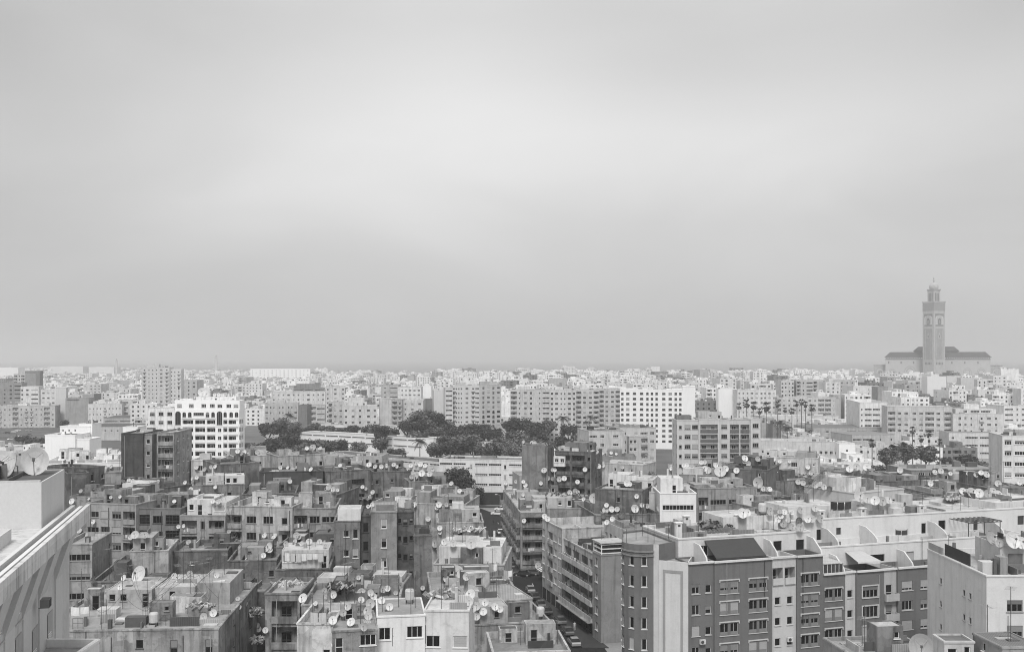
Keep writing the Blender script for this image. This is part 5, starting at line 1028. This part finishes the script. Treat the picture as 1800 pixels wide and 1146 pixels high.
# what the camera could see of them: walk outwards and keep a skyline
items = [(yy, ('g', i)) for i, (yy, *_r) in enumerate(gen)]
for t in BLD:
    for f in t.foot: items.append((min(p[1] for p in f), ('b', f, t.h)))
items.sort(key=lambda q: q[0]); vis = {}
for yy, it in items:
    if it[0] == 'g':
        _, x, wd, dep, h, a = gen[it[1]]; p0 = CX+FP*x/yy; p1 = CX+FP*(x+wd*math.cos(a))/(yy+wd*math.sin(a)); top = HY+FP*(HC-h)/(yy+dep); tf = HY+FP*(HC-h)/yy
    else:
        xs = [CX+FP*p[0]/p[1] for p in it[1]]; p0, p1 = min(xs), max(xs); top = HY+FP*(HC-it[2])/max(p[1] for p in it[1]); tf = top
    i0, i1 = max(0, int(p0)), min(1800, int(p1)); area = 0
    for i in range(i0, i1+1):
        if top < sky_[i]:
            area += sky_[i]-top if it[0] == 'g' else 0; sky_[i] = top
    if it[0] == 'g' and area > 5: vis[it[1]] = area
order = sorted(vis, key=lambda k: -vis[k]); IND = set(order[:185])
FARB = []; stuff = MB()
def far_build(k, mb=None):
    yy, x, wd, dep, h, a = gen[k]; r = random.Random(k)
    near = yy < 420
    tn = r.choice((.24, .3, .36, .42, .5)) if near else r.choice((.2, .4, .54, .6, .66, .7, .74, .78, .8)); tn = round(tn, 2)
    blank = r.random() < (.4 if near else .16)
    fs = '' if blank else ' '.join(r.choice(('w','w','p','h','_','L','q','w')) for _ in range(max(2, int(wd/3.4))))
    fl = max(1, round(h/3.2))
    if mb is None:
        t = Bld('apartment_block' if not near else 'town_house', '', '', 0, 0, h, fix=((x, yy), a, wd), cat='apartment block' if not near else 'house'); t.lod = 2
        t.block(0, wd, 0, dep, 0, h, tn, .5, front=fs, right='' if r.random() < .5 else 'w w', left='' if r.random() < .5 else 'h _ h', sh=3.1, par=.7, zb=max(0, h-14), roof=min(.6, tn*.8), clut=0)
        if r.random() < .7: u = r.uniform(.05, .5)*wd; t.hut(u, u+wd*r.uniform(.2, .42), dep*.3, dep*.8, h-.7, r.uniform(2.2, 3.4), min(.8, tn*r.uniform(.8, 1.2)), r.choice(('', 'h', 't _ t')))
        rb = MB()  # loose clutter boxes joined in one mesh with a second roof sheet
        rb.face([(.2,.2,h-.69),(wd-.2,.2,h-.69),(wd-.2,dep-.2,h-.69),(.2,dep-.2,h-.69)], mat('roof', min(.6, tn*.8), .8))
        for q in range(int(4+wd/4)):
            u = r.uniform(.3, wd-1.8); v = r.uniform(.3, dep-1.8); s_ = r.uniform(.4, 1.5); rb.box(u, u+s_, v, v+s_*.8, h-.7+.002*q, h-.7+r.uniform(.5, 1.9), r.choice((plas(.75, .2), plas(.5, .5), plas(.14, .5))), bottom=False)
        t.part(rb, 'roof'); FARB.append((t, CX+FP*(x+wd/2)/yy, tn, blank, fl, near, yy))
    else:
        wm = plas(tn, .4); rm = mat('roof', min(.6, tn*.8), .8); c_, s_ = math.cos(a), math.sin(a); o0 = len(mb.v)
        mb.box(0, wd, 0, dep, 0, h, wm, bottom=False, top=rm)
        if not blank:
            n = max(2, int(wd/3.2))
            for i in range(n):
                for q in range(3):
                    z = h-2.6-3.1*q
                    if z > 2 and r.random() < .9: u = wd*(i+.5)/n; mb.face([(u-.8,-.02,z),(u+.8,-.02,z),(u+.8,-.02,z+1.3),(u-.8,-.02,z+1.3)], GLASS[1])
        u = r.uniform(.1, .5)*wd; mb.box(u, u+wd*.3, dep*.3, dep*.75, h, h+r.uniform(1.5, 3.2), r.choice((wm, plas(.7, .3))), bottom=False)
        for q in range(4): u = r.uniform(0, wd-2); v = r.uniform(0, dep-2); mb.box(u, u+1.3, v, v+1.2, h, h+r.uniform(.6, 1.8), r.choice((plas(.75, .2), plas(.2, .5))), bottom=False)
        for i in range(o0, len(mb.v)): px_, py_, pz = mb.v[i]; mb.v[i] = (x+px_*c_-py_*s_, yy+px_*s_+py_*c_, pz)
for k in order:
    far_build(k, None if k in IND else stuff)
o = stuff.obj('distant_houses'); tag(o, 'countless tiny pale houses spreading to the coast', 'houses', kind='stuff')
LANDM = [(-60,98,'the left edge blocks'),(98,247,'the rounded corner building'),(247,318,'the tall tower block'),(318,430,'the white arched building'),(430,573,'the wide white block'),(573,700,'the park flats'),(700,796,'the big park tree'),(796,897,'the tall central block'),(897,1000,'the long balcony flats'),(1000,1090,'the long grey flats'),(1090,1222,'the big white slab'),(1222,1366,'the bright blank end wall'),(1366,1470,'the irregular balcony flats'),(1470,1562,'the ribbon window block'),(1562,1680,'the big loggia block'),(1680,1860,'the right edge blocks')]
buck = {}
for f in FARB:
    t, px_, tn, blank, fl, near, yy = f; lm = next((q[2] for q in LANDM if q[0] <= px_ < q[1]), LANDM[0 if px_ < 0 else -1][2])
    tone = 'white' if tn > .64 else 'pale' if tn > .48 else 'grey' if tn > .3 else 'dark'
    band = 'far in front of' if yy < 500 else 'close behind' if yy < 900 else 'far behind' if yy < 1500 else 'on the skyline above'
    buck.setdefault((tone, band, lm), []).append((px_, t, blank))
for (tone, band, lm), L_ in buck.items():
    for i, (px_, t, blank) in enumerate(sorted(L_, key=lambda q: q[0])):
        w_ = 'house' if t.root['category'] == 'house' else 'block'; kd = ('blank ' if blank else 'windowed ')
        t.root['label'] = '%s %s%s %s %s%s' % (tone, kd, w_, band, lm, '' if len(L_) == 1 else ', %s from left' % ordn(i)); t.short = '%s %s %s' % (tone, w_, (band+' '+lm) if len(L_) == 1 else band+' '+lm)
        t.root['group'] = 'city blocks %s %s' % (band, lm)
# ================================================================== dishes, antennas and washing on the roofs
BV = BVHTree.FromPolygons([Vector(v) for v in HITS_V], HITS_F)
def ray(px, py):
    d = Vector(((px-CX)/FP, 1, -(py-HY)/FP)).normalized(); h, n, i, q = BV.ray_cast(Vector((0, 0, HC)), d)
    if h is None: return None
    return h, n, HITS_B[i]
def reflector_mesh(v):
    b = MB(); b.smooth = True; m = mat('metal', v, .5); n = 22
    for f, off in ((1, 0), (-1, .025)):
        i = len(b.v); prof = [(r, .3*r*r-off) for r in (0.02, .35, .7, 1.0)]
        for r, z in prof:
            for j in range(n): t = 6.2832*j/n; b.v.append((r*math.cos(t)*.96, r*math.sin(t)*1.04, z))
        for q in range(3):
            for j in range(n):
                fc = (i+q*n+j, i+q*n+(j+1)%n, i+(q+1)*n+(j+1)%n, i+(q+1)*n+j); b.f.append(fc if f > 0 else fc[::-1]); b.m.append(b.mi(m))
        fc = tuple(i+j for j in range(n)); b.f.append(fc if f > 0 else fc[::-1]); b.m.append(0)
    b.smooth = False
    return b.mesh('reflector')
REF = {v: reflector_mesh(v*.84) for v in (.72, .55, .4, .1)}
b = MB(); b.tube((0,-1.0,.3), (0,-.05,.95), .035, GREYM, 5); b.tube((.5,.6,.3), (0,-.02,.95), .02, GREYM, 4); b.tube((-.5,.6,.3), (0,-.02,.95), .02, GREYM, 4); b.box(-.09, .09, -.12, .1, .84, 1.04, DARKM); ARM = b.mesh('feed_arm')
b = MB(); b.tube((0,0,0), (0,0,1.3), .06, GREYM, 6); b.tube((0,0,1.3), (0,-.25,1.45), .06, GREYM, 6); b.box(-.3, .3, -.3, .3, 0, .08, plas(.3)); MOUNT = b.mesh('mount')
DISH = '''144,863,6 129,881,9 196,874,5 213,873,5 158,877,4 217,845,5 227,844,6 234,845,6 280,847,7 327,848,6 340,841,6 348,839,6 337,860,7 351,861,4 380,856,6 347,821,7 362,825,7 372,821,6 380,820,6 308,881,6 376,881,7 386,882,7 240,940,12 232,944,8 155,941,9 142,933,8 167,917,7 258,941,10 315,925,6 325,924,6 332,953,8 322,955,6 375,832,6 187,822,7 198,820,6
403,799,5 409,794,6 419,793,7 431,795,7 426,797,6 453,795,7 466,794,7 540,788,6 551,787,10 559,783,5 564,788,6 493,822,6 507,822,5 515,824,6 522,822,6 530,823,7 540,823,7 548,825,7 510,846,7 599,818,6 650,817,8 661,820,7 579,857,9 587,860,8 594,861,5 638,856,6 644,859,5 656,865,7 652,873,7 656,887,8 647,890,6 485,943,10 467,941,8 522,941,10 527,944,8 503,955,8 520,951,7 531,955,7 544,952,10 562,952,8 572,960,7 477,960,12 470,965,9 402,934,6
671,820,7 680,819,7 693,817,7 698,820,5 723,818,7 732,815,6 740,816,8d 748,819,7 718,824,5 760,820,6 762,825,6 757,833,9 724,838,7 732,839,8 742,832,10 794,850,7 808,863,7 730,887,8 772,887,9 769,892,7 785,887,7 773,928,8 775,935,7 767,955,12 782,952,10 797,955,11 828,956,16 753,912,8 908,846,6 920,847,6 924,853,7 890,849,6 921,869,7 922,915,7
957,827,9 971,826,6 975,826,6 1049,795,7 1059,797,5 1068,794,5 1074,796,5 1083,798,4 1052,820,8 1060,818,7 1093,821,6 1028,825,7 1015,847,7 964,840,7 972,842,7 982,842,8 992,841,8 950,849,6 1001,866,8 1011,863,8 1016,865,6 1013,873,8d 1026,877,6 1044,876,15 1066,888,7 1064,897,10 1075,895,9 1085,895,8 1061,907,8d 1093,905,11d 1077,912,8 1067,918,8 1115,894,12 1128,888,7 1137,889,7 1157,893,10 1119,872,7 1102,849,10 1107,851,7 1169,826,12 1180,824,6 957,907,8 963,912,8
995,763,14 985,757,6 997,755,5 921,777,6 930,774,6 935,778,6 940,778,5
1202,818,7 1208,817,7 1217,818,6 1233,813,7 1239,813,7 1245,827,11 1239,824,9 1257,818,8 1267,815,8 1266,830,18 1274,824,10 1294,827,9 1308,806,10 1309,811,8 1316,815,8 1331,807,8 1360,807,9 1370,811,6 1387,811,5 1333,848,16 1340,859,8 1346,860,8 1352,860,8 1402,847,8 1411,849,8 1425,831,7 1419,821,7 1424,845,6d 1433,852,11 1446,856,9 1457,859,8d 1303,902,15 1313,901,11 1352,900,10 1370,900,8 1377,900,9 1390,900,8 1405,897,10 1432,893,11 1418,912,11 1426,912,11 1438,911,12 1404,915,10d 1405,927,12 1376,921,11 1390,926,11 1366,914,9 1385,914,9 1371,907,9
1493,825,11 1505,821,11 1523,822,12 1543,821,8 1581,826,9 1642,830,8 1652,828,9 1669,832,6 1627,797,9 1640,797,8 1701,832,6 1713,835,7 1723,831,8 1731,834,10 1634,850,8 1508,873,16 1515,882,9 1522,878,11 1537,880,14 1548,881,14 1558,880,12 1690,863,10 1706,866,15 1720,867,14 1735,868,12 1744,864,12 1753,869,12 1754,850,10 1791,849,7 1596,894,12 1737,946,20 1754,955,12 1773,949,24 1791,954,18
167,1019,9d 219,1015,9 214,1031,10 248,1009,24 268,1090,9 307,1012,9 317,1016,12 334,1008,9 382,1010,9 431,1028,8 418,1052,7 422,1067,7 434,1061,7 454,1071,9 321,1090,11 359,1083,11 376,1077,11 456,1105,9 455,1098,7 468,1107,9 464,976,8 476,967,9 535,1051,14 571,1037,8 575,1049,8 557,1060,7
588,1044,11 615,1065,12 603,1076,11 586,1090,13 618,1093,13 652,1060,14 649,1073,14 648,1082,12 643,1101,12 671,1055,11 685,1066,11 674,1035,10 682,1034,9 658,1048,10 636,1042,14 635,1054,10 653,1041,10 631,1015,7 696,1041,7 702,1032,6 744,1033,7 784,1017,10 782,1007,9d 802,1008,24 820,1013,11 799,1031,10 828,1045,16 825,1057,13 831,1070,11 838,1083,12 854,1058,11 850,1075,12 840,1065,12 869,1066,11 880,1070,10
1002,1024,11 946,994,10  3,815,38 31,817,36 62,811,40 1616,1135,36'''.split()
DL = []
for i, s_ in enumerate(DISH):
    dark = s_.endswith('d'); px_, py_, sz = [float(q) for q in s_.rstrip('d').split(',')]
    hit = ray(px_, py_+sz*.55)
    if hit is None: continue
    p, n, (bi, kd) = hit; d = p.y
    if d > 520: continue
    rad = sz*d/FP/2*1.2; host = BLD[bi]; q = p.copy(); gap_ = 1.15
    if kd == 'wall':                                               # bracketed to the wall or parapet it is seen against
        q.y -= .35
        zt = HC-(py_-HY)*q.y/FP; pole = .35
    else:
        zt = max(HC-(py_-HY)*q.y/FP, p.z+rad*.55); pole = zt-p.z
    o = empty('satellite_dish', (q.x, q.y, zt-pole), R(rnd.gauss(-8, 12)))
    v = .1 if dark and rnd.random() < .6 else rnd.choice((.72, .72, .72, .55, .55, .4))
    rf = put('reflector', REF[v], o, (0, -.28*min(1, rad), pole)); tilt = R(rnd.gauss(63, 7) if sz < 30 else 74); rf.rotation_euler = (tilt, 0, R(rnd.gauss(0, 10))); rf.scale = (rad, rad, rad)
    if sz > 30: o.rotation_euler = (0, 0, R({3: 22, 31: -38, 62: 27}.get(int(px_), -15)))
    if rad > .3:
        am_ = put('feed_arm', ARM, rf)
    mt = put('mount', MOUNT, o); mt.scale = (max(.6, rad), max(.6, rad), pole/1.45)
    DL.append((o, px_, bi, rad, v))
ab = next(t for t in BLD if t.short == 'white arched building')
for u, v, rad in ((.37, 4.5, 1.75), (.45, 4.2, .8), (.56, 5, .7), (.62, 5.2, .75), (.68, 4.6, .7), (.8, 5, .8)):
    o = empty('satellite_dish', ab.w(u*ab.W, v, 37.1), ab.ang+R(rnd.uniform(5, 25))); rf = put('reflector', REF[.72], o, (0, -.3, rad*.95)); rf.rotation_euler = (R(66), 0, 0); rf.scale = (rad,)*3; put('feed_arm', ARM, rf); mt = put('mount', MOUNT, o); mt.scale = (rad, rad, rad*.95/1.45); DL.append((o, proj(*ab.w(u*ab.W, v, 37))[0], ab.i, rad, .72))
byh = {}
for q in DL: byh.setdefault(q[2], []).append(q)
def cut(s_, n): return ' '.join(s_.split()[:n])
for bi, L_ in byh.items():
    L_.sort(key=lambda q: q[1]); sh_ = BLD[bi].short
    for i, (o, px_, _, rad, v) in enumerate(L_):
        sz = 'huge' if rad > 1.3 else 'large' if rad > .8 else 'small' if rad < .5 else 'round'; tn = {.72: 'white', .55: 'pale', .4: 'grey', .1: 'dark'}[v]
        lab = '%s %s dish on the %s' % (sz, tn, sh_) if len(L_) == 1 else '%s %s dish, %s from left on the %s' % (sz, tn, ordn(i), sh_)
        tag(o, cut(lab, 16), 'satellite dish', 'satellite dishes on the '+sh_)
# thin television masts
r3 = random.Random(21)
def ant_mesh(h, k):
    b = MB(); b.tube((0,0,0), (0,0,h), .035, DARKM, 5)
    if k: 
        b.tube((-.1,-.9,h-.15), (.1,.9,h-.15), .018, GREYM, 4)
        for q in range(5): b.tube((-.45,-.8+q*.4,h-.15), (.45,-.8+q*.4,h-.15), .014, GREYM, 4)
    return b.mesh('antenna')
ANT = [ant_mesh(h, k) for h, k in ((2.4,0),(3.2,1),(4.2,0),(2.8,1),(5.2,1))]
AL = []; tries = 0
while len(AL) < 110 and tries < 900:
    tries += 1; px_ = r3.uniform(125, 1795); py_ = r3.uniform(800, 1140); hit = ray(px_, py_)
    if hit is None or hit[2][1] != 'roof' or hit[0].y > 300: continue
    p = hit[0]; o = put('television_mast', r3.choice(ANT), None, (p.x, p.y, p.z-.02), r3.uniform(-.6, .6)); AL.append((o, px_, hit[2][0]))
p = ray(1645, 1112); 
byh = {}
for q in AL: byh.setdefault(q[2], []).append(q)
for bi, L_ in byh.items():
    L_.sort(key=lambda q: q[1])
    for i, (o, px_, _) in enumerate(L_): tag(o, cut(('thin mast on the %s' % BLD[bi].short) if len(L_) == 1 else 'thin mast, %s from left on the %s' % (ordn(i), BLD[bi].short), 16), 'antenna', 'thin masts on the '+BLD[bi].short)
# washing lines, water tanks and heaps, each standing on the roof found there
def on(px_, py_):
    h = ray(px_, py_); return (h[0], BLD[h[2][0]].short) if h else None
def washing(px_, py_, wpx, lb, tones=(.7,), hgt=1.7):
    h = on(px_, py_)
    if not h: return
    p = h[0]; L_ = wpx*p.y/FP; o = empty('washing_line', p, R(r3.uniform(-8, 8))); tag(o, lb, 'washing line'); b = MB(); b.tube((0,0,0), (0,0,hgt+.2), .04, GREYM); b.tube((L_,0,0), (L_,0,hgt+.2), .04, GREYM); b.obj('post', o)
    b = MB(); n = max(2, int(L_/.9)); 
    for k in range(n):
        x0, x1 = L_*k/n+.05, L_*(k+.92)/n; dr = r3.uniform(.7, 1.25)*hgt*.7; m = mat('cloth', r3.choice(tones)); w_ = 4
        for q in range(w_):
            a, c = x0+(x1-x0)*q/w_, x0+(x1-x0)*(q+1)/w_; s0, s1 = .05*math.sin(q*2.1), .05*math.sin((q+1)*2.1); g0 = -.12*math.sin(math.pi*a/L_); g1 = -.12*math.sin(math.pi*c/L_)
            b.face([(a,s0*2,hgt-dr+g0),(c,s1*2,hgt-dr+g1),(c,s1*.3,hgt+g1),(a,s0*.3,hgt+g0)], m)
    b.obj('laundry', o); b = MB(); b.tube((0,0,hgt), (L_,0,hgt), .015, DARKM, 4); b.obj('rope', o)
washing(124, 1088, 32, 'white sheets hung to dry on the terrace with wash house doors', (.75, .7)); washing(1460, 900, 38, 'row of black clothes hung on the long white penthouse roof', (.03, .05, .04)); washing(1574, 950, 22, 'dark clothes drying on the white penthouse terrace', (.03, .06)); washing(885, 1020, 16, 'small bright washing on the terrace above the street', (.75, .4)); washing(500, 990, 70, 'pale cloth hung along the rough stone parapet', (.6, .5, .66)); washing(640, 1040, 55, 'pale tarpaulin sheets below the tall crumbling house', (.6, .56)); washing(545, 1100, 30, 'white washing in front of the open loggias', (.7, .5)); washing(1762, 1000, 26, 'dark clothes on the pale blank sided building', (.05, .3)); washing(330, 875, 20, 'small washing by the tilted tin lean-to', (.6, .2)); washing(860, 1010, 14, 'short line of shirts on the white walled terrace', (.6, .3, .7)); washing(700, 895, 24, 'washing line on the long terrace with washed parapet', (.6, .3)); washing(1100, 848, 20, 'white washing on the terrace with white hut', (.7, .6)); washing(1430, 860, 26, 'mixed washing on the dark roof with striped awning', (.6, .1, .3))
byh = {}
for q in LAUN: byh.setdefault(q[3], []).append(q)
for bi, L_ in byh.items():
    L_.sort(key=lambda q: proj(*q[0])[0])
    for i, (p, a, wd, _) in enumerate(L_):
        b = MB(); n = r3.randint(2, 4)
        for k in range(n):
            x0, x1 = wd*k/n, wd*(k+.9)/n; dr = r3.uniform(.4, .85); m = mat('cloth', r3.choice((.7, .6, .3, .1, .45))); yy_ = -.02-.012*k
            b.face([(x0,yy_-.03,-dr),(x1,yy_-.03,-dr*r3.uniform(.85, 1)),(x1,yy_,0),(x0,yy_,0)], m); b.face([(x0,yy_,0),(x1,yy_,0),(x1,yy_+.2,.015),(x0,yy_+.2,.015)], m)
        o = b.obj('balcony_washing', None, p, a); tag(o, cut('washing over a balcony of the '+BLD[bi].short if len(L_) == 1 else 'washing over a balcony, %s from left on the %s' % (ordn(i), BLD[bi].short), 16), 'washing', 'washing hung over balconies')
cb = 0; ALs = sorted(AL, key=lambda q: q[1]); CB = []
for i, q in enumerate(ALs):
    for w2 in ALs[i+1:i+14]:
        p0, p1 = q[0].location, w2[0].location; dd = (p0-p1).length
        if 8 < dd < 34 and cb < 26 and r3.random() < .5:
            a = Vector((0, 0, 2.2)); z = p1-p0+Vector((0, 0, 2.2)); b = MB(); pr = a
            for k in range(1, 9): t = k/8; c_ = a.lerp(z, t)-Vector((0, 0, dd*.035*4*t*(1-t))); b.tube(pr, c_, .022, DARKM, 4); pr = c_
            CB.append(b.obj('cable', None, p0)); cb += 1; break
for i, o in enumerate(CB): tag(o, 'thin dark cable sagging between roof masts, %s from left' % ordn(i), 'cable', 'cables between the roof masts')
TK = MB(); TK.lathe([(.55,0),(.6,.1),(.6,1.1),(.5,1.3),(.15,1.35)], mat('metal', .5, .6), 14); TKM = TK.mesh('tank'); TS = MB()
for x, y in ((-.4,-.4),(.4,-.4),(.4,.4),(-.4,.4)): TS.box(x-.05, x+.05, y-.05, y+.05, 0, .5, DARKM)
TSM = TS.mesh('stand'); used = {}
for px_, py_ in ((117,795),(160,870),(300,870),(430,870),(700,850),(660,880),(790,905),(905,870),(940,870),(1090,855),(1290,835),(1395,820),(1380,855),(1650,855),(1690,845),(1730,850),(1590,860),(480,955),(345,1000),(270,1100),(720,1060),(950,1088),(1340,905),(1780,880),(985,895),(560,870)):
    h = ray(px_, py_)
    if h and h[2][1] == 'roof' and h[0].y < 420:
        bi = h[2][0]; used[bi] = used.get(bi, 0)+1
        if used[bi] > 1: continue
        o = empty('water_tank', h[0]); tag(o, cut('grey round water tank on the '+BLD[bi].short, 16), 'water tank', 'water tanks on the old roofs'); put('tank', TKM, o, (0, 0, .5)); put('stand', TSM, o)
def heap(px_, py_, wpx, lb, tones, n=60):
    h = on(px_, py_)
    if not h: return
    p = h[0]; r_ = wpx*p.y/FP/2; b = MB()
    for k in range(n):
        a, q = r3.uniform(0, 6.28), r3.random()**.5*r_; c = Vector((q*math.cos(a), q*math.sin(a)*.7, r3.random()*.5*(1-q/r_)+.02)); u = Vector((r3.gauss(0,1), r3.gauss(0,1), r3.gauss(0,.5))).normalized(); v_ = u.orthogonal().normalized(); w_ = u.cross(v_); s1, s2, s3 = r3.uniform(.2, .8), r3.uniform(.1, .35), r3.uniform(.03, .12)
        P8 = [c+u*s1*i+v_*s2*j+w_*s3*l_ for l_ in (-1, 1) for i, j in ((-1,-1),(1,-1),(1,1),(-1,1))]; m = plas(r3.choice(tones), .6)
        for f in ((0,1,2,3),(4,5,6,7),(0,1,5,4),(1,2,6,5),(2,3,7,6),(3,0,4,7)): b.face([P8[i] for i in f], m)
    o = b.obj('rubbish_heap', None, p); tag(o, lb, 'rubbish heap')
heap(440, 1075, 50, 'heap of broken junk filling the sunken roof', (.1, .2, .3, .5, .06), 150); heap(440, 1125, 46, 'second pile of slabs at the front of the sunken roof', (.3, .4, .2), 90); heap(505, 1028, 50, 'row of rubble and stones before the rough stone parapet', (.5, .6, .3, .2), 110); heap(600, 1030, 40, 'dark junk heap on the low terrace under the crumbling house', (.05, .1, .4), 90); heap(820, 930, 70, 'bleached boards scattered on the stepped roof terrace', (.6, .7, .4), 70); heap(1262, 922, 60, 'dark scrap heap on the large dark building roof', (.04, .08, .2), 110); heap(350, 1065, 50, 'scattered stones on the terrace with wash house doors', (.3, .5), 60); heap(780, 1045, 60, 'planks lying on the terrace above the corrugated lean-to', (.3, .5, .2), 50); heap(990, 870, 60, 'old furniture heap on the street house roof', (.2, .4, .1), 60); heap(1410, 835, 60, 'scrap heap on the cluttered white roof house', (.1, .3, .5), 80); heap(1680, 875, 40, 'junk heap beside the pale roof hut', (.1, .4, .2), 60); heap(640, 875, 50, 'odd boards on the house with torn white awning', (.2, .4), 50)
# roof railings
def railing(px0, py0, px1, py1, lb, h=1.1):
    a, c = ray(px0, py0), ray(px1, py1)
    if not a or not c: return
    p, q = a[0], Vector((c[0].x, c[0].y, a[0].z)); o = empty('railing', p); tag(o, lb, 'railing'); b = MB(); v = q-p; n = max(2, int(v.length/1.2)); up = Vector((0, 0, h))
    for k in range(n+1): b.tube(v*(k/n), v*(k/n)+up, .035, DARKM, 5)
    b.obj('posts', o); b = MB()
    for f in (.55, 1): b.tube(up*f, v+up*f, .03, DARKM, 5)
    b.obj('rails', o)
railing(690, 1135, 748, 1135, 'rusty railing frame under the white plastered house', 2.2); railing(1400, 880, 1450, 875, 'railing on the fenced terrace beside the pale blind house', 1.5); railing(893, 1040, 925, 1038, 'clothes frame on the terrace beside the street', 2.0); railing(128, 1105, 146, 1105, 'square pipe frame on the terrace with wash house doors', 1.4); railing(283, 1100, 300, 1098, 'bent pipe frame at the terrace edge', 1.4)
# ------------------------------------------------------------------ haze over the whole town
me = bpy.data.meshes.new('haze'); X0, X1, Y0, Y1, Z0, Z1 = -24000, 24000, -150, 40000, -3.0, 190.0
me.from_pydata([(X0,Y0,Z0),(X1,Y0,Z0),(X1,Y1,Z0),(X0,Y1,Z0),(X0,Y0,Z1),(X1,Y0,Z1),(X1,Y1,Z1),(X0,Y1,Z1)], [], [(3,2,1,0),(0,1,5,4),(1,2,6,5),(2,3,7,6),(3,0,4,7),(4,5,6,7)])
hm = bpy.data.materials.new('haze'); hm.use_nodes = True; t_ = hm.node_tree; t_.nodes.clear(); o_ = t_.nodes.new('ShaderNodeOutputMaterial'); pv = t_.nodes.new('ShaderNodeVolumePrincipled')
HAZE = .00021
pv.inputs['Color'].default_value = (.93, .93, .93, 1); pv.inputs['Density'].default_value = HAZE; pv.inputs['Anisotropy'].default_value = .3
t_.links.new(pv.outputs[0], o_.inputs['Volume']); me.materials.append(hm); o = put('haze', me); o['kind'] = 'stuff'; o['label'] = 'pale even haze over the whole town'; o['category'] = 'haze'
